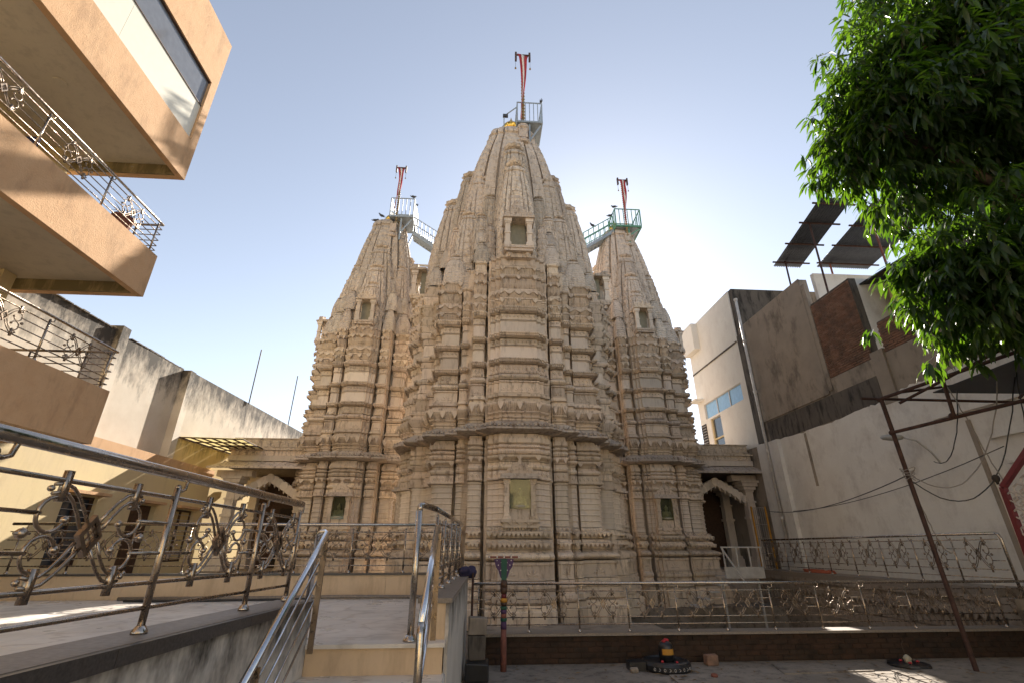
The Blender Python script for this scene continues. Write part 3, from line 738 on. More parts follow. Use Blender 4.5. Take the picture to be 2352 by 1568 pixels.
fin.build('gold_finial', M['gold'], left, True)
m = MB(); m.box(LX+.2, LX+.52, LY-1.08, LY-.74, 17.3, 17.8); m.lathe([(.2,0),(.25,.06),(.2,.16),(.15,.24)], (LX+.36, LY-.98, 16.95), 10)
m.build('spire_bracket', M['stone_spire'], left)
right = copy_tree(left); right.location = (RX, LY, 0)
right['label'] = 'smaller carved sandstone temple tower at the right, beside the white house'
# ------------------------------------------------------------------ ornamental steel railings
def arc(cx, cz, r, a0, a1, n=12, rx=1.): return [(cx+rx*r*math.cos(R(a0+(a1-a0)*i/n)), 0, cz+r*math.sin(R(a0+(a1-a0)*i/n))) for i in range(n+1)]
def scroll_meshes(rad):
    """scrollwork panel about 0.56 wide and 0.44 tall, centred on its diamond"""
    m = MB()
    for su in (-1, 1):
        for sv in (-1, 1):
            for k in (0, .03):     # two parallel rods sweeping from the diamond to the corner clip
                p = [(su*(.03+k), 0, sv*(.055-k*.9)), (su*(.07+k), 0, sv*(.105-k*.6)), (su*(.11+k), 0, sv*(.15-k*.6)), (su*(.155+k*.6), 0, sv*(.185-k)), (su*(.205), 0, sv*(.197-k*1.1)), (su*.25, 0, sv*(.19-k*1.2))]
                m.tube(p, rad, 6)
            c = arc(su*.215, sv*.075, .068, 120 if su > 0 else 60, (120-285) if su > 0 else (60+285), 14)
            c = [(x, y, z if sv > 0 else z) for x, y, z in c]
            if sv < 0: c = [(x, y, -z) for x, y, z in arc(su*.215, .075, .068, 120 if su > 0 else 60, (120-285) if su > 0 else (60+285), 14)]
            m.tube(c, rad, 6); m.ball(c[-1], rad*2.1, 8)
            m.ball((su*.262, 0, sv*.172), rad*1.7, 6)
            m.box(su*.205-.014, su*.205+.014, -rad*1.5, rad*1.5, min(sv*.125, sv*.25), max(sv*.125, sv*.25))
        m.ball((su*.315, 0, 0), rad*2.6, 8); m.tube([(su*.28,0,0),(su*.345,0,0)], rad*.7, 6)
    d = MB(); a, b = .088, .055
    fr = [(0,a),(a*.72,0),(0,-a),(-a*.72,0)]; inn = [(x*.66, z*.66) for x, z in fr]
    for i in range(4):
        j = (i+1) % 4
        d.hexa([(*fr[i][:1],-.012,fr[i][1]),(fr[j][0],-.012,fr[j][1]),(inn[j][0],-.012,inn[j][1]),(inn[i][0],-.012,inn[i][1]),
                (fr[i][0],.012,fr[i][1]),(fr[j][0],.012,fr[j][1]),(inn[j][0],.012,inn[j][1]),(inn[i][0],.012,inn[i][1])])
    for k in (-.5, 0, .5):
        d.bar((a*.72*.5*k-.0+.0-a*.72*.33+abs(k)*0, 0, a*.5*k+a*.33), (a*.72*.5*k+a*.72*.33, 0, a*.5*k-a*.33), .006)
        d.bar((-(a*.72*.5*k)+a*.72*.33, 0, a*.5*k+a*.33), (-(a*.72*.5*k)-a*.72*.33, 0, a*.5*k-a*.33), .006)
    return m.mesh('scroll_panel', True), d.mesh('diamond_plate')
SCR, DIA = scroll_meshes(.0085)
SCR.materials.append(M['steel_dull']); DIA.materials.append(M['steel_dull'])
SCR_B, DIA_B = scroll_meshes(.0078); SCR_B.materials.append(M['steel_brown']); DIA_B.materials.append(M['steel_dull'])
POST_CACHE = {}
def railing(name, label, a, b, z0, z1, hh, posts, motifs, s=1., pr=.019, hr=.03, br=.009, big=False, levels=(.15,.30,.48,.67,.84), extra=(), mat='steel', smat=None, group=None):
    """a, b: plan ends; z0, z1: base height at a and b; posts and motifs: metres from a"""
    ax, ay = a; L = math.hypot(b[0]-ax, b[1]-ay); ux, uy = (b[0]-ax)/L, (b[1]-ay)/L; rz = math.atan2(uy, ux)
    Z = lambda u: z0 + (z1-z0)*u/L
    P = lambda u, h, off=0.: Vector((ax+ux*u-uy*off, ay+uy*u+ux*off, Z(u)+h))
    t = thing(name, label, 'railing', (ax, ay, z0), group)
    m = MB(); m.tube([P(0,hh),P(L*.5,hh),P(L,hh)], hr, 12); m.build('handrail', M[mat], t, True)
    lv = [l*hh for l in levels]
    for k, h in enumerate(lv):
        if k in (2, 3) and motifs:
            cuts = [0]
            for c in motifs: cuts += [c-.27*s, c+.27*s]
            cuts.append(L)
            for i in range(0, len(cuts), 2):
                if cuts[i+1]-cuts[i] > .03: MB().tube([P(cuts[i],h),P(cuts[i+1],h)], br, 6).build('bar', M['steel_brown'], t, True)
        else: MB().tube([P(0,h),P(L,h)], br*1.15, 8).build('bar', M['steel_brown'], t, True)
    top = hh*.93
    key = (round(top,3), pr)
    if key not in POST_CACHE:
        m = MB(); m.tube([(0,0,0),(0,0,top-.015)], pr, 12); m.ball((0,0,top-.015), pr, 12); pm = m.mesh('post', True); pm.materials.append(M['steel_brown'])
        m = MB(); m.lathe([(pr*2.1,0),(pr*2.1,.012),(pr*1.6,.03),(pr*1.1,.045)], (0,0,0), 14); cm = m.mesh('base_collar', True); cm.materials.append(M['steel'])
        m = MB(); m.tube([(0,0,top-.03),(.04,0,top-.035),(.075,0,top-.02),(.085,0,top+.03),(.085,0,hh-.01)], pr*.55, 8); bm = m.mesh('handrail_bracket', True); bm.materials.append(M['steel_brown'])
        POST_CACHE[key] = (pm, cm, bm)
    pm, cm, bm = POST_CACHE[key]
    for u in posts:
        p = P(u, 0); o = obj('post', pm, None, t, True, p-t.location, (0,0,rz))
        obj('base_collar', cm, None, o, True); obj('handrail_bracket', bm, None, o, True)
    mid = (lv[1]+lv[4])/2
    for u in motifs:
        p = P(u, mid); o = obj('scroll_panel', SCR_B if big else SCR, None, t, True, p-t.location, (0,-math.atan2(z1-z0, L),rz)); o.scale = (s, s, s*(lv[4]-lv[1])/.42/s)
        obj('diamond_plate', DIA_B if big else DIA, None, o, True)
    return t, P

# ------------------------------------------------------------------ raised platform, steps, low walls
FZ = 1.10
pl = thing('platform', 'raised platform paved with pale marble beside the temple', 'platform', (-4.5, 8, 0))
pl['kind'] = 'structure'; del pl['category']
MB().box(-9.0,-2.0,.2,5.69,0,FZ-.031).box(-9.0,-.32,5.7,10.34,0,FZ-.03).build('platform_bed', M['beige'], pl)
tile = {}
def slab(x0, x1, y0, y1, z, parent, th=.028, mat='marble', name='floor_slab'):
    k = (round(x1-x0,3), round(y1-y0,3), th, mat)
    if k not in tile:
        w, d = (x1-x0)/2-.0025, (y1-y0)/2-.0025
        mb = MB(); e = .003
        mb.add([(-w,-d,-th),(w,-d,-th),(w,d,-th),(-w,d,-th),(-w,-d,-e),(w,-d,-e),(w,d,-e),(-w,d,-e),(-w+e,-d+e,0),(w-e,-d+e,0),(w-e,d-e,0),(-w+e,d-e,0)],
               [(0,1,5,4),(1,2,6,5),(2,3,7,6),(3,0,4,7),(4,5,9,8),(5,6,10,9),(6,7,11,10),(7,4,8,11),(8,9,10,11)])
        tile[k] = mb.mesh(name); tile[k].materials.append(M[mat])
    o = obj(name, tile[k], None, parent, True); o.location = Vector(((x0+x1)/2, (y0+y1)/2, z+random.uniform(-.001,.001))) - parent.location
    return o
y = 5.72
while y < 10.3:
    y2 = min(y+.92, 10.34); x = -8.98
    while x < -.65:
        x2 = min(x+1.39, -.62); slab(x, x2, y, y2, FZ, pl); x = x2
    y = y2
y = .3
while y < 5.6:
    y2 = min(y+.9, 5.69); x = -8.98
    while x < -2.1:
        x2 = min(x+1.39, -2.03); slab(x, x2, y, y2, FZ, pl); x = x2
    y = y2
# conduit lying along the foot of the low wall
tag(MB().tube([(-6.5,10.2,FZ+.03),(-4,10.22,FZ+.03),(-2.4,10.2,FZ+.045),(-.7,10.2,FZ+.03)], .03, 8).build('conduit_pipe', M['coping'], None, True), 'grey pipe lying on the marble floor along the low wall', 'pipe')
tag(MB().tube([(-6.2,9.9,FZ+.02),(-5.2,9.8,FZ+.02),(-4.2,9.95,FZ+.02),(-3.0,10.05,FZ+.02)], .018, 8).build('conduit_pipe', M['wire'], None, True), 'thin dark pipe on the marble floor in front of the grey one', 'pipe')

st = thing('steps', 'short flight of marble steps climbing to the platform', 'steps', (-1.15, 5.3, 0))
for k in range(4):
    zt = FZ-.27*k; y0 = 5.68-.36*k
    MB().box(-1.68,-.30,y0-.04,y0+.40,zt-.035,zt+.001).build('tread', M['marble'], st)
    MB().box(-1.68,-.32,y0,y0+.42,max(zt-.27,-.01),zt-.036).build('riser', M['beige'], st)
MB().box(-.32,-.29,4.55,5.86,0,.80).build('stair_side', M['plaster_near'], st)

lw = thing('low_wall', 'mould-streaked white wall with dark granite coping left of the steps', 'wall', (-1.85, 3, 0))
def strip(y0, y1, o0, o1, z0, z1, name, mat):
    q = lambda y: -1.96+.277*(y-.8)/4.9; dzz = lambda y: -.012*(y-2.5)
    MB().hexa([(q(y0)+o0,y0,z0),(q(y0)+o1,y0,z0),(q(y1)+o1,y1,z0),(q(y1)+o0,y1,z0),(q(y0)+o0,y0,z1+dzz(y0)),(q(y0)+o1,y0,z1+dzz(y0)),(q(y1)+o1,y1,z1+dzz(y1)),(q(y1)+o0,y1,z1+dzz(y1))]).build(name, M[mat], lw)
strip(.2,5.68,-.27,0,0,1.48,'wall_body','plaster_near')
for k in range(4): strip(.2+k*1.37,.2+(k+1)*1.37-.004,-.36,.0,1.44,1.535,'coping_slab','coping')
for k in range(4): strip(.2+k*1.37,.2+(k+1)*1.37-.004,.001,.045,1.44,1.532,'coping_nosing','granite')
lw = thing('low_wall', 'low wall with dark coping running from the steps towards the temple', 'wall', (-.44, 8, 0))
MB().hexa([(-.60,5.86,FZ),(-.31,5.86,FZ),(-.19,10.5,FZ),(-.48,10.5,FZ),(-.60,5.86,1.44),(-.31,5.86,1.44),(-.19,10.5,1.44),(-.48,10.5,1.44)]).build('wall_lining', M['beige'], lw)
MB().hexa([(-.318,5.855,0),(-.28,5.855,0),(-.16,10.5,0),(-.19,10.5,0),(-.318,5.855,1.44),(-.28,5.855,1.44),(-.16,10.5,1.44),(-.19,10.5,1.44)]).build('outer_render', M['plaster_near'], lw)
for k in range(5):
    a = .93*k; q = lambda y: (-.62+.12*(y-5.84)/4.66, -.25+.12*(y-5.84)/4.66); y0, y1 = 5.83+a, 5.83+a+.926
    (x0,x1),(x2,x3) = q(y0), q(y1)
    MB().hexa([(x0,y0,1.441),(x1,y0,1.441),(x3,y1,1.441),(x2,y1,1.441),(x0,y0,1.49),(x1,y0,1.49),(x3,y1,1.49),(x2,y1,1.49)]).build('coping_slab', M['coping'], lw)
lw = thing('low_wall', 'low beige marble wall with a black cap at the back of the platform', 'wall', (-4.7, 10.4, 0))
for k in range(7): MB().box(-9.0+k*1.21,-9.0+(k+1)*1.21-.004,10.35,10.55,0.4,1.495).build('wall_panel', M['beige'], lw)
MB().box(-9.0,-.5,10.31,10.59,1.496,1.53).build('wall_cap', M['granite'], lw)

# railings of the platform
railing('steel_railing', 'large polished steel scroll railing on the near left wall', (-2.12,.6), (-1.90,5.52), 1.55, 1.505, .915, [1.56,2.81,4.06,4.9], [.95,2.2,3.45,4.5], 1.2, .021, .034, .0105, True)
railing('steel_railing', 'steel scroll railing along the back of the marble platform', (-9.0,10.45), (-.35,10.45), 1.53, 1.53, .88, [.2+1.05*k for k in range(9)], [.72+1.05*k for k in range(8)], 1., .017, .028, .009, False)
t, P = railing('steel_railing', 'steel scroll railing on the wall right of the steps', (-.50,6.15), (-.32,10.2), 1.49, 1.49, .93, [.1,1.0,1.9,2.8,3.7], [.55,1.45,2.35,3.25], .85, .02, .03, .01, True)
m = MB(); m.tube([(-.667,5.77,1.14),(-.667,5.77,2.38)], .036, 14); m.tube([(-.667,5.77,2.36),(-.66,5.78,2.43),(-.64,5.86,2.45),(-.50,6.2,2.42)], .034, 12); m.build('newel_post', M['steel'], t, True)
m = MB(); m.lathe([(.075,0),(.075,.015),(.06,.03),(.045,.06)], (-.667,5.77,FZ+.002), 16); m.build('newel_collar', M['steel'], t, True)
# stair handrails
def stair_rail(label, x, top, bot, loop, posts):
    t = thing('stair_rail', label, 'handrail', (x, bot[0], 0))
    pts = loop + [(x, top[0], top[1]), (x, bot[0], bot[1])]
    MB().tube(pts, .03, 14).build('handrail', M['steel_bright'], t, True)
    d = Vector((0, bot[0]-top[0], bot[1]-top[1]))
    for k in range(4):
        dz = -.2-.17*k; a = Vector((x-.012, top[0]+.02, top[1]+dz)); 
        m = MB(); m.tube([a, a+d*1.02], .0095, 8); m.ball(a, .016, 8); m.build('bar', M['steel_bright'], t, True)
    for y in posts:
        f = (y-top[0])/(bot[0]-top[0]); zt = top[1]+(bot[1]-top[1])*f
        MB().bar((x+.02, y, zt-.02), (x+.02, y, zt-.95), .05, .02).build('post', M['steel_dull'], t)
    return t
t = stair_rail('sloping polished steel stair handrail at the left of the steps', -1.5, (5.2, 2.12), (3.3, .82), [(-1.66,5.45,1.5),(-1.66,5.45,2.05),(-1.65,5.42,2.12),(-1.6,5.36,2.135),(-1.53,5.28,2.135)], [5.12, 3.95])
t = stair_rail('sloping polished steel stair handrail at the right of the steps', -.41, (5.25, 2.18), (4.2, 1.46), [], [5.2])
m = MB(); m.tube([(-.41,4.2,1.46),(-.408,4.17,1.4),(-.405,4.16,.3)], .03, 12); m.build('newel_post', M['steel'], t, True)
# ------------------------------------------------------------------ orange house with balconies at the left
BX, BY = -7.44, 9.6
hs = thing('apartment_house', 'orange plastered house with cantilevered balconies at the left edge', 'house', (BX, BY, 0))
Y0 = -6.0
MB().box(-16,-10.2,Y0,9.3,4.4,22).build('wall', M['plaster_cream'], hs)
def balcony(z0, z1, sof, top_open=True):
    m = MB(); m.box(BX-.14, BX, Y0, BY, z0, z1); m.box(-10.199, BX-.141, BY-.14, BY-.001, z0+.002, sof+.25); m.build('balcony_parapet', M['plaster_orange'], hs)
    MB().box(-10.198, BX-.142, Y0, BY-.142, sof, sof+.2).build('balcony_slab', M['ceil'], hs)
    MB().box(-10.19, BX-.143, BY-.2, BY-.1415, z0+.01, sof-.001).build('rim_beam', M['plaster_yellow'], hs)
    if top_open:
        MB().box(-10.197, BX-.142, BY-.139, BY-.002, sof+.26, z1).build('balcony_end', M['plaster_orange'], hs)
balcony(3.8, 4.86, 4.1); balcony(7.0, 8.05, 7.25)
# top storey: fascia with a long window band
m = MB()
m.box(BX-.14, BX, Y0, BY, 10.27, 11.36); m.box(BX-.14, BX, Y0, BY, 13.40, 15.2); m.box(BX-.14, BX, 9.36, BY, 11.361, 13.399); m.box(-10.199, BX-.141, BY-.14, BY-.001, 10.272, 15.19)
m.build('top_storey_wall', M['plaster_orange'], hs)
MB().box(-10.198, BX-.142, Y0, BY-.142, 10.55, 10.75).build('top_storey_floor', M['ceil'], hs)
MB().box(-10.19, BX-.143, BY-.2, BY-.1415, 10.28, 10.549).build('rim_beam', M['plaster_yellow'], hs)
MB().box(-10.19, BX-.141, Y0, BY-.142, 15.0, 15.15).build('roof', M['ceil'], hs)
y = Y0
while y < 9.3:
    y2 = min(y+2.56, 9.355)
    MB().box(BX-.10, BX-.06, y, y2-.006, 11.365, 12.50).build('white_panel', M['pale_panel'] if 'pale_panel' in M else M.setdefault('pale_panel', simple('cream_panel', (.72,.69,.58), .35, 0, .03)), hs)
    w = MB().box(BX-.10, BX-.07, y, y2-.006, 12.53, 13.36).build('window_glass', M['glass_grey'], hs)
    MB().box(BX-.11, BX-.04, y, y2-.004, 12.501, 12.529).box(BX-.11, BX-.03, y, y2-.004, 13.361, 13.398).build('window_frame', M['wood'], w)
    y = y2
for z in (4.4, 7.6): 
    for y in (9.0, 6.2):
        MB().box(-10.19,-9.86,y,y+.28,z-.0+.55,z+3.2 if z > 5 else 7.24).build('pillar', M['plaster_cream'], hs)
for (y0, y1, z0, z1) in ((2.5,3.6,8.1,10.2),(6.9,8.0,8.1,10.2),(6.9,8.0,4.9,7.0)):
    d = MB().box(-10.24,-10.17,y0,y1,z0-.5,z1).build('door', M['wood'], hs)
    MB().box(-10.25,-10.14,y0-.08,y1+.08,z1,z1+.08).build('lintel', M['plaster_orange'], d)
MB().lathe([(.07,0),(.09,.05),(.03,.09)], (-8.6,9.48,10.4), 10).build('ceiling_lamp', M['lamp_white'], hs)
MB().lathe([(.12,0),(.12,.02),(.02,.03)], (-8.6,7.2,10.52), 14).build('ceiling_rose', M['ceil'], hs)
for z, lab in ((8.05, 'steel scroll railing on the upper orange balcony'), (4.86, 'steel scroll railing on the lower orange balcony')):
    t, P = railing('balcony_railing', lab, (BX-.07, .0), (BX-.07, BY-.05), z, z, .82, [.4+1.5*k for k in range(7)], [1.15+1.5*k for k in range(6)], 1.0, .019, .026, .01)
    for k, h in enumerate((.15,.30,.48,.67,.84,1.)):
        MB().tube([(BX-.07, BY-.05, z+.82*h), (-9.9, BY-.05, z+.82*h)], .011 if h < 1 else .026, 8).build('return_bar', M['steel_dull'], t, True)
    for x in (-8.1, -9.2): MB().tube([(x, BY-.05, z), (x, BY-.05, z+.8)], .018, 8).build('return_post', M['steel_dull'], t, True)
# things on the upper balcony
b = thing('potted_plant', 'brown pot with a withered plant at the end of the upper balcony', 'plant', (-7.75, 8.75, 8.1))
MB().lathe([(.10,0),(.15,.05),(.19,.28),(.21,.34),(.21,.38),(.17,.38)], (-7.75,8.75,8.06), 14).build('pot', M['paint_red'], b)
m = MB()
for k in range(14):
    a = k*2.4; m.tube([(-7.75,8.75,8.42), (-7.75+.12*math.cos(a), 8.75+.12*math.sin(a), 8.6), (-7.75+.24*math.cos(a), 8.75+.24*math.sin(a), 8.62+.1*math.sin(k))], [.008,.01,.003], 5)
m.build('stems', M['bark'], b)
b = thing('plastic_chair', 'dark chair standing on the upper orange balcony', 'chair', (-8.0, 6.4, 7.45))
m = MB(); m.box(-8.25,-7.75,6.15,6.65,7.9,7.94); m.build('seat', M['cloth'], b)
MB().box(-8.25,-7.75,6.62,6.66,7.95,8.5).build('backrest', M['cloth'], b)
for x in (-8.22,-7.78):
    for y in (6.18,6.62): MB().box(x-.02,x+.02,y-.02,y+.02,7.45,7.9).build('leg', M['cloth'], b)

# ------------------------------------------------------------------ yellow ground-floor house behind it
yh = thing('yellow_house', 'low cream house with an orange parapet band and barred windows', 'house', (-11.05, 12, 0))
HX = -11.05; ops = [(14.0,15.2,1.5,3.3),(16.7,17.9,.4,3.28),(19.0,20.3,1.5,3.27),(10.2,11.4,1.5,3.3)]
m = MB(); ys = sorted(ops); prev = 2.0
for (a, b_, z0, z1) in ys:
    m.box(HX-.25, HX, prev, a, 0, 4.40); m.box(HX-.25, HX, a+.0005, b_-.0005, z1, 4.40); m.box(HX-.25, HX, a+.0005, b_-.0005, 0, z0); prev = b_
m.box(HX-.25, HX, prev, 21.0, 0, 4.40); m.box(-11.6,HX-.25,20.7,20.98,0,4.39)
m.build('wall', M['plaster_cream'], yh)
MB().box(HX-.3, HX+.03, 2.0, 21.03, 4.401, 4.9).build('parapet_band', M['plaster_orange'], yh)
MB().box(-11.55, HX-.301, 2.0, 20.69, 4.4, 4.5).build('roof', M['ceil'], yh)
for k, (a, b_, z0, z1) in enumerate(ops):
    if k == 1:
        d = MB().box(HX-.2, HX-.15, a+.01, b_-.01, z0+.01, z1-.01).build('door', M['wood'], yh); MB().box(HX-.15,HX-.1,a+.08,a+.12,1.4,1.6).build('handle', M['steel_dull'], d)
    else:
        w = MB().box(HX-.22, HX-.19, a+.01, b_-.01, z0+.01, z1-.01).build('window', M['glass_dark'], yh)
        fr = MB(); fr.box(HX-.18,HX-.1,a+.001,a+.06,z0+.001,z1-.001); fr.box(HX-.18,HX-.1,b_-.06,b_-.001,z0+.001,z1-.001); fr.box(HX-.18,HX-.1,a+.061,b_-.061,z1-.06,z1-.002); fr.box(HX-.18,HX-.1,a+.061,b_-.061,z0+.002,z0+.06); fr.box(HX-.17,HX-.11,(a+b_)/2-.03,(a+b_)/2+.03,z0+.061,z1-.061)
        fr.build('window_frame', M['wood'], w)
        for q in range(1, 10):
            zz = z0+(z1-z0)*q/10; MB().tube([(HX-.06,a,zz),(HX-.06,b_,zz)], .009, 6).build('window_bar', M['paint_white'], w)
    MB().box(HX+.0005, HX+.28, a-.12, b_+.12, z1+.04, z1+.12).build('window_hood', M['plaster_orange'], yh)
# ------------------------------------------------------------------ stained compound wall
bw = thing('boundary_wall', 'tall white compound wall streaked with black mould, behind the orange house', 'wall', (-11.6, 15, 0))
def wall_piece(p0, p1, th, z0, z1, mat, name, parent):
    (x0,y0),(x1,y1) = p0, p1; d = Vector((y1-y0, -(x1-x0))).normalized()*th
    return MB().hexa([(x0-d.x,y0-d.y,z0),(x0,y0,z0),(x1,y1,z0),(x1-d.x,y1-d.y,z0),(x0-d.x,y0-d.y,z1),(x0,y0,z1),(x1,y1,z1),(x1-d.x,y1-d.y,z1)]).build(name, M[mat], parent)
wall_piece((-12.0,6.0),(-11.68,14.5),.3,0,8.32,'plaster_stained','wall_section',bw)
wall_piece((-11.68,14.86),(-11.58,18.1),.3,0,8.3,'plaster_stained','wall_section',bw)
wall_piece((-11.30,18.45),(-10.62,29.5),.3,5.75,8.28,'plaster_stained','wall_section',bw)
wall_piece((-11.30,18.452),(-10.62,29.5),.302,0,5.749,'plaster_yellow','wall_section',bw)
MB().box(-11.95,-11.5,14.5,14.86,0,8.5).build('pier', M['plaster_stained'], bw)
MB().box(-11.6,-11.28,18.1,18.448,0,8.3).build('pier', M['plaster_stained'], bw)
m = MB()
for k in range(40):
    y = 6.2+k*.3
    if 14.3 < y < 15 or y > 18: continue
    m.box(-12.02,-11.75+.012*(y-6),y,y+.25,8.32,8.345+.03*random.random())
m.build('wall_coping', M['cement_dark'], bw)
cn = thing('fibre_canopy', 'translucent yellow fibre-sheet canopy on a rusty grid, fixed to the yellow wall', 'canopy', (-10.3, 17, 5.8))
c = [(-11.28,18.5,5.78),(-8.98,18.55,5.74),(-9.1,21.4,5.76),(-11.05,22.2,5.8)]
q = lambda u, v: [c[0][i]*(1-u)*(1-v)+c[1][i]*u*(1-v)+c[2][i]*u*v+c[3][i]*(1-u)*v for i in range(3)]
nu, nv = 6, 4
for i in range(nu):
    for j in range(nv):
        e = .015; a = [q((i+e)/nu,(j+e)/nv), q((i+1-e)/nu,(j+e)/nv), q((i+1-e)/nu,(j+1-e)/nv), q((i+e)/nu,(j+1-e)/nv)]
        MB().hexa([(*p[:2], p[2]+.03) for p in a]+[(*p[:2], p[2]+.036) for p in a]).build('fibre_pane', M['frp'], cn)
m = MB()
for i in range(nu+1): m.bar(q(i/nu,0), q(i/nu,1), .035, .04)
for j in range(nv+1): m.bar([*q(0,j/nv)[:2], q(0,j/nv)[2]-.003], [*q(1,j/nv)[:2], q(1,j/nv)[2]-.003], .035, .04)
m.build('frame', M['rust'], cn)
for (x, y, lab) in ((-11.0, 22.5, 'thin steel rod rising from the compound wall, nearer and taller in the picture'), (-10.8, 27.0, 'thin steel rod rising from the compound wall, next to the left tower')):
    tag(MB().tube([(x,y,8.2),(x+.02,y,11.0 if y < 24 else 11.2)], .028, 6).build('steel_rod', M['wire'], None), lab, 'rod')
# ------------------------------------------------------------------ small porches joining the towers to the walls
def porch(label, sg, xc):
    """sg=-1 left porch, +1 right porch; xc: plan x of the inner side next to the tower"""
    t = thing('temple_porch', label, 'porch', (xc+sg*1.6, 21.5, 0))
    X = lambda a: xc+sg*a
    def bx(m, a0, a1, y0, y1, z0, z1): m.box(min(X(a0),X(a1)), max(X(a0),X(a1)), y0, y1, z0, z1); return m
    yf = 20.6
    m = MB(); bx(m,-.3,3.1,yf,23.5,5.28,5.5); m.build('architrave', M['stone_plain'], t)
    m = MB(); bx(m,-.3,3.06,yf+.05,23.4,5.5,5.72)
    n = 22
    for k in range(n):
        a = -.2+3.2*k/n
        m.prism([(X(a),5.53),(X(a+.07),5.53),(X(a+.12),5.61),(X(a+.07),5.69),(X(a),5.69),(X(a+.05),5.61)], lambda u, v, d: (u, d, v), yf+.02, yf+.06)
    m.build('chevron_frieze', M['stone'], t)
    m = MB(); bx(m,-.3,3.14,yf-.03,23.4,5.721,5.78); bx(m,-.3,3.08,yf+.02,23.4,5.78,5.84); bx(m,-.3,3.0,yf+.1,23.4,5.84,6.2); bx(m,-.3,3.04,yf+.06,23.4,6.2,6.24)
    for k in range(8):
        a = .05+.37*k
        m.prism([(X(a),5.86),(X(a+.28),5.86),(X(a+.24),6.05),(X(a+.14),6.17),(X(a+.04),6.05)], lambda u, v, d: (u, d, v), yf+.06, yf+.11)
    m.build('carved_parapet', M['stone_carved'], t)
    m = MB(); m.hexa([(X(-.3),yf-.55,4.9),(X(3.6),yf-.55,4.9),(X(3.6),23,4.9),(X(-.3),23,4.9),(X(-.3),yf-.55,4.98),(X(3.6),yf-.55,4.98),(X(3.1),23,5.28),(X(-.3),23,5.28)] if False else
           [(X(-.3),yf-.55,4.9),(X(3.6),yf-.55,4.9),(X(3.1),yf+.1,5.0),(X(-.3),yf+.1,5.0),(X(-.3),yf-.55,4.97),(X(3.6),yf-.55,4.97),(X(3.1),yf+.1,5.277),(X(-.3),yf+.1,5.277)])
    for k in range(7):
        a = .1+k*.5; m.bar((X(a),yf-.5,5.0),(X(a+.12),yf+.08,5.275),.05,.04)
    m.build('sloping_eave', M['stone_eave'], t)
    def pillar(a, y):
        x = X(a); m = MB()
        for w, z0, z1 in ((.30,0,1.5),(.26,1.5,1.62),(.2,1.62,2.0),(.17,2.0,3.1),(.22,3.1,3.2),(.17,3.2,3.75),(.21,3.75,3.82),(.16,3.82,4.2),(.2,4.2,4.28),(.27,4.28,4.42),(.34,4.42,4.56),(.4,4.56,4.66)):
            m.box(x-w, x+w, y-w, y+w, z0, z1)
        m.box(x-.7, x+.7, y-.22, y+.22, 4.66, 4.9); m.build('pillar', M['stone_plain'], t)
    pillar(2.75, yf+.3); pillar(2.75, yf+2.4)
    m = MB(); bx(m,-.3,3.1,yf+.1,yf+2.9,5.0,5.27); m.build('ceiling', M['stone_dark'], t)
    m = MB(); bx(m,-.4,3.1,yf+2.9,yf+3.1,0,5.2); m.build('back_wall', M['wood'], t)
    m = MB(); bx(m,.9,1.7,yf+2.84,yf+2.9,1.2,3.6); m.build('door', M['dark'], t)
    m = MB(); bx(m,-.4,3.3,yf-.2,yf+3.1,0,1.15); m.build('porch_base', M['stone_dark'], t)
    # scalloped arch of carved lobes between the tower and the pillar
    n = 13
    for k in range(n):
        u = -1+2*k/(n-1); a = 1.33+u*1.22; z = 4.62-.72*abs(u)**1.15
        r = .17; w = MB(); ring = [(X(a)+r*math.cos(q_), z+r*1.05*math.sin(q_)) for q_ in [i*math.pi/5 for i in range(10)]]
        w.prism(ring, lambda u_, v_, d_: (u_, d_, v_), yf+.18+.01*(k % 3), yf+.42-.01*(k % 2))
        w.prism([(X(a)-.05,z-.12),(X(a)+.05,z-.12),(X(a),z-.3)], lambda u_, v_, d_: (u_, d_, v_), yf+.26, yf+.34)
        w.build('arch_lobe', M['stone_plain'], t)
    return t
porch('small carved porch with a scalloped arch left of the left tower', -1, -7.3)
porch('small carved porch with a scalloped arch beside the white wall', 1, 9.05)

gr = thing('grille_gate', 'dark grille gate with yellow edges beside the right porch', 'gate', (11.9, 20.15, 1.15))
for x in (11.42, 12.02): MB().bar((x,20.15,1.16),(x,20.15,3.55),.05,.06).build('yellow_stile', M['paint_yellow'], gr)
for k in range(6): MB().bar((11.49+.092*k,20.15,1.2),(11.49+.092*k,20.15,3.5),.02).build('grille_bar', M['wire_pale'], gr)
for z in (1.2,1.75,2.3,2.85,3.5): MB().bar((11.45,20.16,z),(12.0,20.16,z),.025).build('grille_rail', M['wire_pale'], gr)
# ------------------------------------------------------------------ right-hand houses
WX = 12.2
wh = thing('white_house', 'white plastered house with a row of blue windows beyond the right tower', 'house', (WX, 22, 0))
op = [(20.4,24.3,8.3,9.13),(22.75,23.85,6.7,8.2)]
m = MB(); m.box(WX,WX+.25,19.95,25.0,9.13,13.75); m.box(WX,WX+.25,19.95,20.4,6.05,9.13); m.box(WX,WX+.25,24.3,25.0,6.05,9.13); m.box(WX,WX+.25,20.4,24.3,8.2,8.3)
m.box(WX,WX+.25,20.4,22.75,6.05,8.2); m.box(WX,WX+.25,23.85,24.3,6.05,8.2); m.box(WX,WX+.25,22.75,23.85,6.05,6.7); m.box(WX+.25,WX+6,24.75,25.0,0,13.75)
m.build('front_wall', M['plaster_bright'], wh)
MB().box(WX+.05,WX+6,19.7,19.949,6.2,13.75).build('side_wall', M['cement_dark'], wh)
MB().box(WX+.255,WX+6,19.95,24.74,13.3,13.5).build('roof', M['cement'], wh)
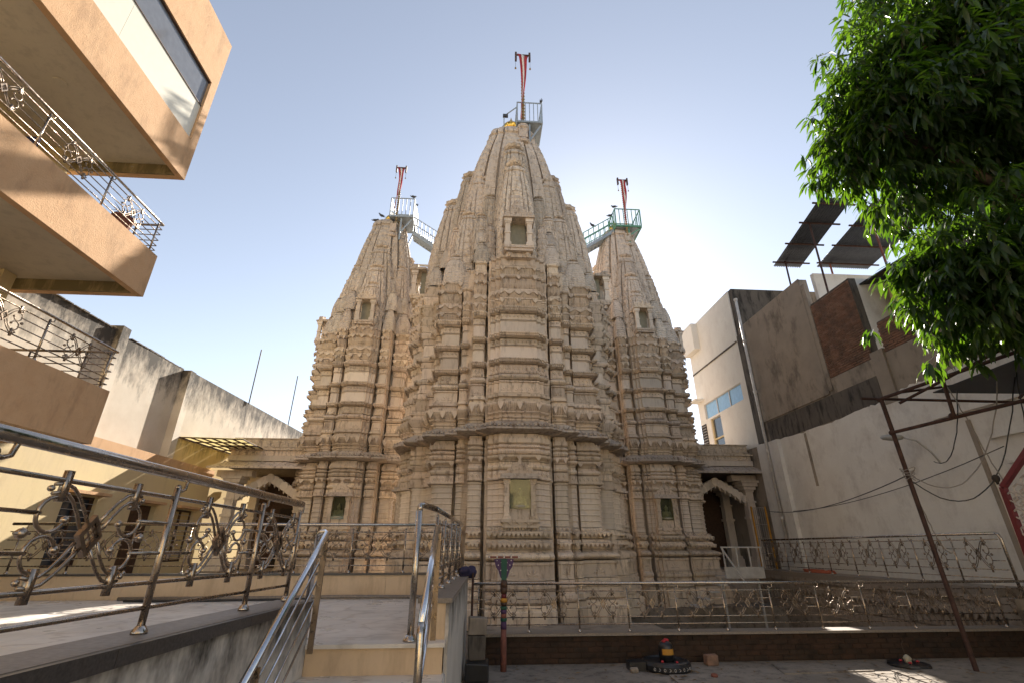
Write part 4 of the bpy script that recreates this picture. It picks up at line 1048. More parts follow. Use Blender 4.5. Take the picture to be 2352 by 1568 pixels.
MB().box(WX-.05,WX-.0005,20.0,24.95,11.0,11.06).build('string_course', M['cement_dark'], wh)
MB().box(WX-.35,WX-.0005,23.6,25.0,12.15,13.7).build('projecting_bay', M['plaster_bright'], wh)
for k in range(3):
    y0 = 20.42+k*1.3; w = MB().box(WX+.1,WX+.13,y0,y0+1.24,8.32,9.1).build('window', M['glass_blue'], wh)
    MB().box(WX+.06,WX+.16,y0-.03,y0-.001,8.301,9.129).box(WX+.06,WX+.16,y0+1.241,y0+1.27,8.301,9.129).box(WX+.06,WX+.16,y0,y0+1.24,9.101,9.128).box(WX+.06,WX+.16,y0,y0+1.24,8.302,8.319).build('window_frame', M['pvc'], w)
w = MB().box(WX+.12,WX+.15,22.82,23.78,6.75,8.15).build('window', M['glass_dark'], wh)
MB().box(WX+.04,WX+.2,22.751,22.82,6.701,8.199).box(WX+.04,WX+.2,23.78,23.849,6.701,8.199).box(WX+.05,WX+.19,22.82,23.78,7.1,7.17).build('window_frame', M['plaster_cream'], w)
w = MB().box(WX-.02,WX-.001,24.36,24.95,6.75,8.1).build('louvre_window', M['dark'], wh)
for k in range(9): MB().box(WX-.05,WX-.021,24.38,24.93,6.8+.145*k,6.85+.145*k).build('louvre', M['coping'], w)
MB().box(WX-.5,WX-.001,24.2,25.0,9.35,9.45).build('sunshade', M['plaster_bright'], wh)
# long white wall of the nearer house, with rough upper storeys
nh = thing('rough_house', 'unfinished house with white ground floor, grey cement and bare brick storeys above', 'house', (WX, 14, 0))
ed = [(20.04,6.12),(18.9,6.02),(17.06,5.95),(15.26,5.96),(13.8,6.07),(13.3,6.02),(12.67,6.15),(11.87,6.22),(11.07,6.18),(10.19,6.26),(9.0,6.1),(3.0,6.2)]
m = MB()
prof = []
for k in range(len(ed)-1):
    (a, za), (b, zb) = ed[k], ed[k+1]; n = 8
    for i in range(n): prof.append((a+(b-a)*i/n, za+(zb-za)*i/n+random.uniform(-.03,.03)))
prof.append(ed[-1])
n = len(prof); X0 = WX-.06
m.add([(X0,y,z) for y,z in prof]+[(X0,y,0) for y,z in prof], [(k,k+1,n+k+1,n+k) for k in range(n-1)])
m.add([(X0,y,z) for y,z in prof]+[(WX+.1,y,z+.01) for y,z in prof], [(k,k+1,n+k+1,n+k) for k in range(n-1)])
m.build('ground_floor_wall', M['plaster_white'], nh)
MB().box(WX,WX+.3,3,15.05,0,7.4).box(WX,WX+.3,15.05,19.69,0,11.5).build('rough_wall', M['cement'], nh)
MB().box(WX-.04,WX-.001,15.06,19.6,6.9,11.53).build('cement_render', M['cement'], nh)
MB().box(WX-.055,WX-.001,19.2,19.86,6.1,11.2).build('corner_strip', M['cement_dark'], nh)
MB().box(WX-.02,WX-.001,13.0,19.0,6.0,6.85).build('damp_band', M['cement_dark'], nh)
MB().box(WX-.07,WX+.3,12.45,12.93,5.9,7.55).build('column_stub', M['cement'], nh)
MB().box(WX+.301,WX+4,12.95,13.2,7.4,10.3).build('cross_wall', M['plaster_white'], nh)
MB().box(WX+3.5,WX+8,18.4,18.6,11.4,14.0).build('rear_parapet', M['plaster_white'], nh)
MB().box(WX+.05,WX+.3,12.95,15.0,7.38,10.3).build('brick_backing', M['cement_dark'], nh)
MB().box(WX+.05,WX+.3,9.0,12.44,6.2,8.4).build('brick_backing', M['cement_dark'], nh)
MB().box(WX-.03,WX+.045,14.86,15.055,7.0,11.2).build('edge_strip', M['cement'], nh)
bme = {}
def brick_mesh(l, h, d, mat):
    k = (l, h, d, mat)
    if k not in bme:
        e = .006; mb = MB()
        mb.add([(0,0,0),(0,l,0),(0,l,h),(0,0,h),(-d,e,e),(-d,l-e,e),(-d,l-e,h-e),(-d,e,h-e)], [(0,1,5,4),(1,2,6,5),(2,3,7,6),(3,0,4,7),(4,5,6,7)])
        bme[k] = mb.mesh('brick'); bme[k].materials.append(M[mat])
    return bme[k]
bl, bh = .245, .078
def bricks_y(parent, y0, y1, z0, z1, x, mat):
    r = 0; z = z0
    while z+bh < z1:
        y = y0 - (bl/2 if r % 2 else 0)
        while y < y1-.02:
            a, b = max(y, y0), min(y+bl-.012, y1)
            if b-a > .06:
                o = obj('brick', brick_mesh(bl-.012, bh-.012, .05, mat), None, parent, True); o.location = Vector((x+random.uniform(-.006,.008), a, z)) - parent.location
                o.scale = (1, (b-a)/(bl-.012), 1)
            y += bl
        z += bh; r += 1
bricks_y(nh, 12.96, 14.86, 7.42, 10.3, WX+.05, 'brick')
m = MB(); r = 0; z = 6.25
while z+.08 < 8.4:
    y = 9.0-(bl/2 if r % 2 else 0)
    while y < 12.4:
        m.box(WX-.0+random.uniform(0,.012), WX+.049, max(y,9.0), min(y+bl-.012,12.44), z, z+bh-.012); y += bl
    z += bh; r += 1
stuff(m.build('brickwork', M['brick'], nh))
# room behind the brick wall, under a black sheet
MB().box(13.4,17,10.6,12.8,7.4,9.9).build('roof_room_wall', M['plaster_cream'], nh)
MB().hexa([(12.6,10.2,9.95),(17.5,10.2,10.6),(17.5,13.1,10.7),(12.6,13.1,10.05),(12.6,10.2,10.0),(17.5,10.2,10.65),(17.5,13.1,10.75),(12.6,13.1,10.1)]).build('roof_sheet', M['tarp'], nh)
w = MB().box(13.36,13.399,11.2,12.2,8.2,9.4).build('window', M['dark'], nh); MB().box(13.34,13.359,11.1,12.3,9.41,9.5).build('window_frame', M['pvc'], w)
# shallow plaster ledges and patches on the white wall
for (y0,y1,z) in ((9.4,11.6,5.1),(8.7,10.2,3.75),(8.0,10.4,4.35)): MB().box(X0-.09,X0-.001,y0,y1,z,z+.05).build('ledge', M['plaster_white'], nh)
for (y,z0,z1) in ((16.7,4.0,5.9),(10.7,1.2,4.9)): MB().box(X0-.02,X0-.001,y,y+.12,z0,z1).build('plaster_patch', M['cement'], nh)
MB().box(X0-.16,X0-.001,18.3,18.9,1.19,6.0).build('pilaster', M['plaster_white'], nh)
dp = thing('drain_pipe', 'white plastic drain pipe running down the corner of the rough house', 'pipe', (12.05, 19.1, 1.2))
MB().tube([(12.02,19.1,2.3),(12.02,19.1,12.8)], .06, 10).build('pipe', M['pvc'], dp, True)
m = MB()
for z in (3.0,5.6,8.2,10.6,12.75): m.lathe([(.085,0),(.085,.1)], (12.02,19.1,z), 10)
m.build('pipe_collar', M['pvc'], dp)
MB().tube([(12.0,18.85,2.4),(12.0,18.85,5.8)], .03, 8).build('thin_pipe', M['pvc'], dp, True)
# corrugated roof sheets on posts above the rough house
def corr(label, c, group, ribs):
    t = thing('roof_sheet', label, 'roof', c[0], group)
    m = MB(); nu, nv = ribs*4, 3; vs_ = []; fs = []
    for j in range(nv+1):
        for i in range(nu+1):
            u, v = i/nu, j/nv
            p = [c[0][k]*(1-u)*(1-v)+c[1][k]*u*(1-v)+c[2][k]*u*v+c[3][k]*(1-u)*v for k in range(3)]
            vs_.append((p[0],p[1],p[2]+.035*math.sin(i*math.pi/2)))
    fs = [(j*(nu+1)+i, j*(nu+1)+i+1, (j+1)*(nu+1)+i+1, (j+1)*(nu+1)+i) for j in range(nv) for i in range(nu)]
    m.add(vs_, fs); o = m.build('corrugated_sheet', M['sheet'], t, True); sm = o.modifiers.new('thick','SOLIDIFY'); sm.thickness = .012
    for v in (.1,.4,.7,.95):
        a = [c[0][k]*(1-v)+c[3][k]*v for k in range(3)]; b = [c[1][k]*(1-v)+c[2][k]*v for k in range(3)]
        d = .35/max(.1, b[0]-a[0]); MB().bar((a[0]-.25,a[1],a[2]-.09),(b[0]+.25,b[1],b[2]-.09),.06).build('purlin', M['rust'], t)
    return t
t = corr('narrow corrugated roof sheet on posts above the rough house', [(14.5,19.3,14.9),(15.9,19.3,14.9),(14.95,14.4,15.05),(13.6,14.4,15.05)], 'corrugated sheets above the rough house', 12)
for (x,y,z0) in ((14.0,15.9,11.45),(14.7,18.8,11.45)): MB().tube([(x,y,z0),(x+.1,y,14.9)], .04, 6).build('post', M['rust'], t)
t = corr('wide corrugated roof sheet on posts, half hidden by the mango tree', [(16.7,19.2,14.9),(19.4,19.2,14.9),(18.9,14.5,15.05),(15.95,14.5,15.05)], 'corrugated sheets above the rough house', 26)
for (x,y,z0) in ((16.1,15.1,10.2),(18.6,15.1,10.2),(17.0,18.8,11.45)): MB().tube([(x,y,z0),(x+.1,y,14.9)], .045, 6).build('post', M['paint_red'], t)
# wall lamp
lp = thing('wall_lamp', 'street lamp with a curved arm fixed to the white wall', 'lamp', (12.1,11.9,4.1))
MB().tube([(12.13,11.86,4.02),(12.0,11.88,4.3),(11.75,11.95,4.62),(11.5,12.1,4.75)], .022, 8).build('arm', M['paint_white'], lp, True)
m = MB(); m.lathe([(.02,.0),(.12,.03),(.15,.1),(.13,.17),(.03,.2)], (0,0,0), 12); m.v = [(x*1.0-.0, y*2.4, z*.9) for x,y,z in m.v]; m.v = [(11.45+x, 12.35+y, 4.7+z+.18*y) for x,y,z in m.v]; m.build('lamp_head', M['lamp_white'], lp, True)
# ------------------------------------------------------------------ walkway along the white wall with its railing
wk = thing('walkway', 'raised stone walkway with a carved edge along the white wall', 'walkway', (11.7, 15, 0))
MB().box(11.2,WX-.07,10.7,20.3,1.02,1.18).build('walkway_slab', M['coping'], wk)
m = MB()
for (o,z0,z1) in ((.0,.9,1.019),(.08,.78,.9),(.03,.62,.78),(.12,.2,.62),(.02,-1.7,.2)): m.box(11.2+o,11.7,10.7,20.3,z0,z1)
for k in range(48):
    y = 10.75+k*.2; m.prism([(y,.62),(y+.16,.62),(y+.08,.5)], lambda u,v,d: (d,u,v), 11.22, 11.33); m.prism([(y,.25),(y+.17,.25),(y+.14,.42),(y+.085,.52),(y+.03,.42)], lambda u,v,d: (d,u,v), 11.27, 11.325)
m.build('carved_edge', M['stone_dark'], wk)
for k in range(5): MB().box(11.2,WX-.07,10.4-.3*k,10.7-.3*k-.002,0,1.0-.2*k).build('step', M['cement'], wk)
t, P = railing('steel_railing', 'steel scroll railing along the walkway by the white wall', (11.55,10.6), (11.35,19.7), 1.22, 1.18, 1.06, [1.1*k+.02 for k in range(1,9)], [.55+1.1*k for k in range(8)], .95, .018, .03, .0095, False, (.14,.3,.47,.70,.88))
MB().tube([(11.55,10.6,2.28),(11.55,10.55,2.25),(11.56,10.53,2.16),(11.56,10.53,1.0)], .03, 10).build('newel_post', M['steel'], t, True)
# orange hose coil on the walkway
m = MB()
for k in range(4): m.tube([(11.75+.02*k+.22*math.cos(a*.5)*1.0, 17.2+.75*math.sin(a*.5)+.05*k, 1.2+.02*k) for a in range(0,13)], .018, 6)
tag(m.build('hose', M['hose'], None, True), 'orange hose coiled on the walkway by the white wall', 'hose')
# metal landing with white rails near the right tower
ld = thing('metal_landing', 'small landing with white metal rails below the right porch', 'landing', (9.4, 17.6, 0))
MB().box(8.6,10.0,17.6,18.4,1.0,1.06).build('landing_floor', M['paint_white'], ld)
MB().box(8.6,10.0,17.56,17.599,1.0,1.36).build('kick_plate', M['paint_white'], ld)
for x in (8.62,9.1,9.55,9.98): MB().bar((x,17.55,1.36),(x,17.55,1.97),.04).build('rail_post', M['paint_white'], ld)
MB().bar((8.55,17.55,1.985),(10.05,17.55,1.985),.045).build('top_rail', M['paint_white'], ld)
MB().bar((8.57,17.52,1.95),(8.95,17.0,.9),.045).build('brace', M['paint_white'], ld)
for k in range(4): MB().box(8.62-.3*k-.3,8.62-.3*k,17.6,18.4,.78-.22*k,.82-.22*k).build('step', M['paint_white'], ld)
for x in (8.64,9.96): MB().bar((x,18.0,-1.7),(x,18.0,1.0),.06).build('leg', M['paint_white'], ld)
MB().box(WX,WX+.25,19.7,25.0,0,6.04).build('lower_wall', M['cement'], wh)
struct(MB().box(-.1,4.55,10.62,14.0,.0,.18).build('pavement', M['cement']))
# ------------------------------------------------------------------ front brick kerb wall with its railing
fw = thing('kerb_wall', 'low dark brick wall with stone coping across the front of the temple court', 'wall', (5.5, 10.4, 0))
MB().box(-.1,12.15,10.33,10.6,0,.455).build('wall_backing', M['brick_dark'], fw)
bl2 = .29
for r in range(5):
    x = .12-(bl2/2 if r % 2 else 0)
    while x < 12.1:
        a, b = max(x,.12), min(x+bl2-.012,12.12)
        if b-a > .06:
            o = obj('brick', brick_mesh(bl2-.012,.080,.016,'brick_dark'), None, fw, True); o.location = Vector((b, 10.333+random.uniform(-.003,.004), .012+r*.088)) - fw.location
            o.rotation_euler = (0,0,R(90)); o.scale = (1,(b-a)/(bl2-.012),1)
        x += bl2
for k in range(10): MB().box(-.12+k*1.228,-.12+(k+1)*1.228-.004,10.24,10.64,.456,.5).build('coping_slab', M['coping'], fw)
railing('steel_railing', 'long steel scroll railing on the low brick wall in front of the temple', (-.08,10.42), (12.0,10.42), .5, .5, .83, [.14+.98*k for k in range(13)], [.63+.98*k for k in range(12)], .88, .016, .026, .0085)
# ------------------------------------------------------------------ rusty frame, cables
rf = thing('iron_scaffold', 'rusty iron pipe frame on a leaning post, over the courtyard', 'scaffold', (8.8, 9.3, 0))
MB().tube([(8.80,9.30,0),(8.73,9.3,2.5),(8.66,9.3,4.95)], .042, 10).build('post', M['rust'], rf)
for a, b, r in (((8.62,9.36,4.93),(9.75,6.2,5.25),.036),((8.65,9.3,4.2),(9.9,6.4,4.42),.036),((8.3,9.4,4.97),(11.9,9.2,4.9),.03),((9.2,9.38,5.12),(12.0,9.3,5.5),.028),((9.0,8.2,4.3),(9.05,8.2,5.02),.034),((8.95,9.2,4.82),(10.2,7.6,5.6),.03),((9.75,6.2,5.25),(11.8,9.2,5.0),.03),((9.9,6.4,4.42),(11.9,9.2,4.3),.032)):
    MB().tube([a,b], r, 8).build('pipe', M['rust'], rf)
for p in ((8.66,9.3,4.2),(8.655,9.32,4.92),(9.02,8.25,4.3)): MB().ball(p, .06, 8).build('clamp', M['rust'], rf)
MB().hexa([(9.6,9.0,5.0),(11.9,8.9,5.0),(11.6,7.0,5.3),(10.2,7.0,5.3),(9.6,9.0,5.02),(11.9,8.9,5.02),(11.6,7.0,5.32),(10.2,7.0,5.32)]).build('torn_sheet', M['tarp'], rf)
def sag(a, b, s, n=14, wob=.0):
    a, b = Vector(a), Vector(b)
    return [a.lerp(b, i/n) + Vector((random.uniform(-wob,wob), random.uniform(-wob,wob), -4*s*(i/n)*(1-i/n))) for i in range(n+1)]
cab = [((12.0,19.9,3.35),(8.70,9.25,3.35),.28,'wire','black cable sagging along the white wall to the iron post'),
       ((12.05,19.6,3.3),(11.9,10.0,4.1),.35,'wire','second black cable looping along the white wall'),
       ((8.72,9.22,3.3),(10.1,8.1,5.0),.9,'wire_pale','pale cable hanging slack from the iron post to the frame'),
       ((8.72,9.25,3.2),(10.6,8.2,5.1),1.15,'wire','dark cable hanging in a deep loop beside the iron post'),
       ((9.3,8.4,4.95),(9.5,8.2,2.9),-.1,'wire_pale','thin cable dropping from the frame in front of the white wall'),
       ((8.74,9.3,2.9),(9.0,9.2,1.9),.3,'wire_pale','short wire end dangling from the iron post'),
       ((10.3,7.9,5.1),(10.0,8.3,2.6),.1,'wire','dark cable hanging straight down from the torn sheet'),
       ((11.9,11.8,4.05),(9.6,8.5,4.9),.5,'wire','black cable from the wall lamp to the frame')]
for a, b, s, mt, lab in cab:
    tag(MB().tube(sag(a,b,s,18,.012), .011, 5).build('cable', M[mat] if False else M[mt], None, True), lab, 'cable')
m = MB()
for k in range(5): m.tube([(8.72+.07*math.cos(q)*(1+.2*k), 9.28+.07*math.sin(q)*(1+.2*k), 3.25+.05*k+.03*math.sin(q*2+k)) for q in [i*.5 for i in range(14)]], .007, 5)
tag(m.build('wire_tangle', M['wire_pale'], None, True), 'tangle of pale wire wound round the iron post', 'wire')
# ------------------------------------------------------------------ maroon lattice balustrade at the right edge
lt = thing('lattice_balustrade', 'stair balustrade of pale lattice in a maroon frame at the right edge', 'balustrade', (8.6, 7.5, 1.0))
A = [(7.55,1.0),(7.5,2.9),(5.4,4.69),(5.4,2.8)]
LX_ = 8.62
m = MB(); 
for i, j in ((0,1),(1,2)): m.bar((LX_,*A[i]),(LX_,*A[j]),.085,.07)
m.build('frame', M['frame_red'], lt)
def hexline(y, z, r): return [(LX_, y+r*math.cos(R(60*k+30)), z+r*math.sin(R(60*k+30))) for k in range(6)]
m = MB(); n = 0
for i in range(14):
    for j in range(16):
        y = 7.42-.15*i-(.075 if j % 2 else 0); z = 1.9+.13*j+.85*(7.42-y)*.86-.2
        top = 2.9+(7.5-y)*.853-.1; bot = top-.95
        if bot+.06 < z < top-.05: m.tube(hexline(y, z, .082), .016, 5, True)
m.build('lattice', M['lattice'], lt)
MB().hexa([(LX_-.03,7.48,.2),(LX_+.03,7.48,.2),(LX_+.03,5.4,.2),(LX_-.03,5.4,.2),(LX_-.03,7.48,1.95),(LX_+.03,7.48,1.95),(LX_+.03,5.4,3.7),(LX_-.03,5.4,3.7)]).build('infill_wall', M['plaster_yellow'], lt)
MB().lathe([(.02,0),(.02,.03),(.045,.06),(.055,.10),(.045,.14),(.01,.16)], (LX_,7.56,2.95), 12).build('ball_finial', M['dark'], lt, True)
# ------------------------------------------------------------------ courtyard things
sv = thing('stone_lingam', 'black stone lingam with a spouted round base and red flowers', 'shrine stone', (3.42, 9.8, 0))
m = MB(); m.lathe([(.40,0),(.43,.03),(.43,.10),(.41,.14),(.36,.155),(.33,.13),(.1,.125)], (3.42,9.8,0), 28)
m.hexa([(2.74,9.7,.0),(3.1,9.66,.0),(3.1,9.98,0),(2.74,9.94,0),(2.74,9.7,.13),(3.1,9.66,.14),(3.1,9.98,.14),(2.74,9.94,.13)]); m.build('base', M['black'], sv)
m = MB(); m.lathe([(.13,.12),(.13,.30),(.125,.36),(.1,.405),(.055,.43),(.01,.435)], (3.46,9.82,0), 22); m.build('shaft', M['black'], sv, True)
m = MB(); m.add([(3.46+.132*math.cos(R(a)), 9.82+.132*math.sin(R(a)), z) for z in (.23,.32) for a in range(-140,-39,10)], [(k,k+1,12+k,11+k) for k in range(10)]); m.build('sandal_paste', M['paint_yellow'], sv)
for p in ((3.46,9.80,.45),(3.42,9.78,.43),(3.5,9.83,.44)): MB().ball(p, .035, 8, (1,1,.8)).build('red_flower', M['red'], sv)
for p in ((3.28,9.55,.165),(3.52,9.5,.16)): MB().ball(p, .025, 8, (1,1,.8)).build('red_flower', M['red'], sv)
for k in range(9):       # painted marks round the rim
    a = R(-135+k*11.5); x, y = 3.42+.432*math.cos(a), 9.8+.432*math.sin(a); tx, ty = -math.sin(a), math.cos(a); pts = []
    for q in range(7): 
        w = q*2.2*math.pi/7; pts.append((x+tx*.017*math.cos(w*(1+k%2))+math.cos(a)*.002, y+ty*.017*math.cos(w*(1+k%2))+math.sin(a)*.002, .065+.022*math.sin(w)))
    MB().tube(pts, .004, 4).build('painted_mark', M['paint_white'], sv)
of = thing('offering_tray', 'small flower offering on a dark stone slab near the leaning post', 'offering', (7.95, 9.75, 0))
MB().lathe([(.32,0),(.34,.02),(.33,.05),(.2,.055)], (7.95,9.75,0), 14).build('slab', M['black'], of)
m = MB(); m.lathe([(.06,.05),(.055,.09),(.07,.12),(.04,.16),(.01,.18)], (7.95,9.75,0), 10); m.build('small_figure', M['fig'], of, True)
for k in range(7): MB().ball((7.95+.16*math.cos(k*2.1), 9.72+.12*math.sin(k*2.1), .075), .03, 6, (1,1,.6)).build('red_flower', M['red'], of)
MB().tube([(7.93,9.75,.2),(7.9,9.73,.34),(7.93,9.72,.4)], .008, 5).build('twig', M['bark'], of)
# painted wooden post with a crossbar
pp = thing('painted_post', 'painted wooden post with a purple and green fan top and red crossbar', 'post', (.52, 9.85, 0))
px, py = .52, 9.85
for r0, r1, z0, z1, mt in ((.06,.055,0,.72,'paint_red'),(.058,.055,.72,.86,'paint_purple'),(.062,.062,.86,.92,'paint_teal'),(.055,.055,.92,1.0,'paint_red'),(.058,.058,1.0,1.07,'paint_purple'),(.062,.06,1.07,1.13,'paint_teal'),(.05,.065,1.13,1.2,'wood'),(.065,.065,1.2,1.28,'paint_yellow'),(.055,.05,1.28,1.36,'frame_red'),(.06,.075,1.36,1.48,'wood'),(.075,.055,1.48,1.62,'wood')):
    MB().lathe([(r0,0),((r0+r1)/2+.004,(z1-z0)/2),(r1,z1-z0-.002)], (px,py,z0), 12).build('turned_section', M[mt], pp, True)
for s in (-1,1):
    MB().prism([(0,1.62),(s*.07,1.66),(s*.12,1.8),(s*.17,1.86),(s*.2,1.98),(s*.2,2.02),(0,2.03)], lambda u,v,d: (px+u,d,v), py-.02, py+.02).build('fan_wing', M['paint_purple'], pp)
    for (u,v) in ((.06,1.95),(.12,1.9),(.15,1.99),(.07,1.8)): MB().ball((px+s*u,py-.022,v), .012, 6).build('mirror_stud', M['white_cloth'], pp)
MB().prism([(-.05,1.6),(.05,1.6),(.065,2.02),(-.065,2.02)], lambda u,v,d: (px+u,d,v), py-.035, py+.035).build('fan_centre', M['paint_teal'], pp)
MB().box(px-.33,px+.33,py-.03,py+.03,2.035,2.075).build('crossbar', M['frame_red'], pp)
for u in (-.31,-.15,0,.15,.31): MB().ball((px+u,py-.032,2.055), .017, 6).build('mirror_stud', M['white_cloth'], pp)
pp.scale = (.9, .9, .885)
# stacked stone blocks
sb = thing('stone_block', 'large black stone block at the foot of the low wall', 'stone', (.05,9.3,0))
def rough_block(x0,x1,y0,y1,z0,z1,mat,root=None,name='stone_block'):
    m = MB(); n = 4; pts = []
    m.box(x0,x1,y0,y1,z0,z1); m.v = [(x+random.uniform(-.02,.02), y+random.uniform(-.02,.02), z+(random.uniform(-.015,.015) if z > z0 else 0)) for x,y,z in m.v]
    o = m.build(name, M[mat], root); b = o.modifiers.new('bevel','BEVEL'); b.width = .02; b.segments = 2; return o
rough_block(-.14,.24,9.1,9.5,0,.26,'black',sb,'block')
tag(rough_block(-.1,.18,9.3,9.6,.262,.62,'cement_dark'), 'upright dark stone block on top of the black one', 'stone')
tag(rough_block(-.1,.2,9.32,9.58,.625,.88,'cement'), 'square grey stone block topmost of the pile by the low wall', 'stone')
tag(rough_block(4.28,4.5,10.0,10.15,0,.16,'brick'), 'broken red brick beside the black lingam', 'brick')
tag(rough_block(2.72,2.84,9.55,9.66,0,.07,'cement'), 'small grey pebble by the lingam spout', 'stone')
tag(MB().lathe([(.05,0),(.06,.04),(.05,.06),(.01,.03)], (4.0,9.15,0), 8).build('clay_cup', M['paint_red'], None), 'tiny clay cup on the courtyard floor', 'cup')
# fallen leaves on the courtyard floor, too many and small to count
m = MB(); rl = random.Random(4)
for k in range(170):
    x, y, a, l = rl.uniform(.6,9.5), rl.uniform(7.6,10.15), rl.uniform(0,6.28), rl.uniform(.03,.09); c_, s_ = math.cos(a), math.sin(a)
    m.add([(x-c_*l,y-s_*l,.022),(x+s_*l*.25,y-c_*l*.25,.03),(x+c_*l,y+s_*l,.024),(x-s_*l*.25,y+c_*l*.25,.034)], [(0,1,2,3)])
stuff(m.build('leaf_litter', M['litter'], None)); bpy.data.objects['leaf_litter']['label'] = 'dry fallen leaves scattered on the courtyard floor'
# dark cloth bundle hung on the corner of the wall, with the rusty pole below it
m = MB()
for k in range(9):
    a = k*.7; m.ball((-.16+.09*math.cos(a), 9.95+.1*math.sin(a*1.3), 1.56+.05*math.sin(a*2)), .075, 8, (1.2,1,.9))
o = m.build('cloth_bundle', M['cloth'], None, True); rm = o.modifiers.new('fuse','REMESH'); rm.mode = 'VOXEL'; rm.voxel_size = .02; rm.use_smooth_shade = True
tag(o, 'bundle of dark blue cloth lying on the wall corner', 'cloth')
tag(MB().tube([(-.06,9.9,0),(-.06,9.9,1.55)], .022, 8).build('iron_pole', M['rust'], None), 'thin rusty pole standing against the low wall corner', 'pole')
# thin raised slabs of the courtyard floor
for k, (x0,x1,y0,y1) in enumerate(((5.3,7.0,9.3,10.0),(3.1,5.2,7.2,9.35),(7.1,8.6,7.4,9.4))):
    struct(MB().hexa([(x0,y0,-.01),(x1,y0+.1,-.01),(x1,y1,-.01),(x0+.2,y1,-.01),(x0,y0,.018),(x1,y0+.1,.018),(x1,y1,.018),(x0+.2,y1,.018)]).build('pavement_slab', M['ground']))
# ------------------------------------------------------------------ flags, access cages and stairs on the towers
def flag(label, x, y, zb, zt, s, seed=0.):
    t = thing('temple_flag', label, 'flag', (x, y, zb), 'flags on the temple towers')
    m = MB(); n = 26
    for k in range(n):
        z = zb+(zt-zb)*k/n
        m.lathe([(.055*s,0),(.055*s,(zt-zb)/n*.55),(.09*s,(zt-zb)/n*.62),(.1*s,(zt-zb)/n*.8),(.055*s,(zt-zb)/n*.9)], (x,y,z), 8)
    m.build('flag_pole', M['brass'], t)
    w = .36*s; yb = y-.16
    MB().box(x-w,x+w,yb-.03,yb+.03,zt-.04,zt+.03).build('crossbar', M['wood'], t)
    for u in (-w, w): MB().box(x+u-.05*s,x+u+.05*s,yb-.06,yb+.06,zt-.45*s,zt+.16*s).build('crossbar_end', M['wood'], t)
    for u in (-w*1.05, w*1.05):
        MB().tube([(x+u,yb,zt-.45*s),(x+u,yb,zt-.95*s)], .008, 4).build('bell_cord', M['wire'], t); MB().lathe([(.05*s,0),(.04*s,.07*s),(.01,.1*s)], (x+u,yb,zt-1.05*s), 8).build('bell', M['brass'], t)
    H = (zt-zb)*.82
    def stripe(a0, a1, mat, name):
        n = 18; vs_ = []; fs = []
        for i in range(n+1):
            v = i/n; wd = (w*.8)*(1-.82*v**.42); tw = s*2.6*v**2+seed*v
            for a in (a0, a1):
                ox = a*wd; vs_.append((x+ox*math.cos(tw)-.06*v+.05*math.sin(5*v), yb-.04+ox*math.sin(tw)+.07*math.sin(11*v+a*2+seed), zt-.05-H*v))
        fs = [(2*i,2*i+1,2*i+3,2*i+2) for i in range(n)]
        o = MB().add(vs_, fs).build(name, M[mat], t, True); sm = o.modifiers.new('thick','SOLIDIFY'); sm.thickness = .012
    stripe(-1,-.3,'red','red_stripe'); stripe(-.295,.295,'white_cloth','white_stripe'); stripe(.3,1,'red','red_stripe')
    return t
flag('red and white banner on the tallest, central tower', 1.70, 16.85, 20.1, 25.72, 1.0)
flag('red and white banner on the left tower', -4.80, 20.95, 18.0, 21.5, .72, .7)
flag('red and white banner on the right tower', 7.80, 20.95, 17.6, 21.4, .76, -.8)
def cage(label, x0, x1, y0, y1, z, h, mat, zsup):
    t = thing('access_cage', label, 'platform', ((x0+x1)/2,(y0+y1)/2,z), 'access cages on the towers')
    MB().box(x0,x1,y0,y1,z-.08,z).build('deck', M['paint_grey'], t)
    m = MB()
    for y in (y0,y1): m.bar((x0,y,z-.05),(x1,y,z-.05),.07,.1)
    for x in (x0,x1): m.bar((x,y0,z-.051),(x,y1,z-.051),.07,.1)
    m.build('deck_frame', M[mat], t)
    for y in (y0,y1):
        MB().bar((x0,y,z+h),(x1,y,z+h),.045).build('top_rail', M[mat], t)
        n = 6
        for k in range(n+1): 
            x = x0+(x1-x0)*k/n; MB().bar((x,y,z),(x,y,z+h),.035 if 0 < k < n else .06).build('cage_bar', M[mat], t)
    for x in (x0,x1):
        MB().bar((x,y0,z+h-.001),(x,y1,z+h-.001),.045).build('top_rail', M[mat], t)
        for k in range(1,5): y = y0+(y1-y0)*k/5; MB().bar((x,y,z),(x,y,z+h),.035).build('cage_bar', M[mat], t)
    xm = (x0+x1)/2
    MB().bar((xm,y0+.1,z-.1),(xm,y0+.1,zsup),.08).build('strut', M[mat], t); MB().bar((xm,y0+.12,zsup+.5),(x1-.05,y0+.12,z-.1),.06).build('strut', M[mat], t)
    MB().bar((x1-.1,y1-.1,z-.1),(xm,y1-.1,zsup-.4),.07).build('strut', M[mat], t)
    return t
cage('grey steel cage around the flag of the central tower', 1.40, 2.62, 16.75, 18.2, 21.05, 1.25, 'paint_grey', 19.4)
cage('grey steel cage around the flag of the left tower', -5.15, -3.92, 20.9, 22.3, 18.3, 1.15, 'paint_grey', 16.8)
cage('green steel cage around the flag of the right tower', 7.2, 8.62, 20.9, 22.2, 18.3, 1.1, 'paint_green', 17.2)
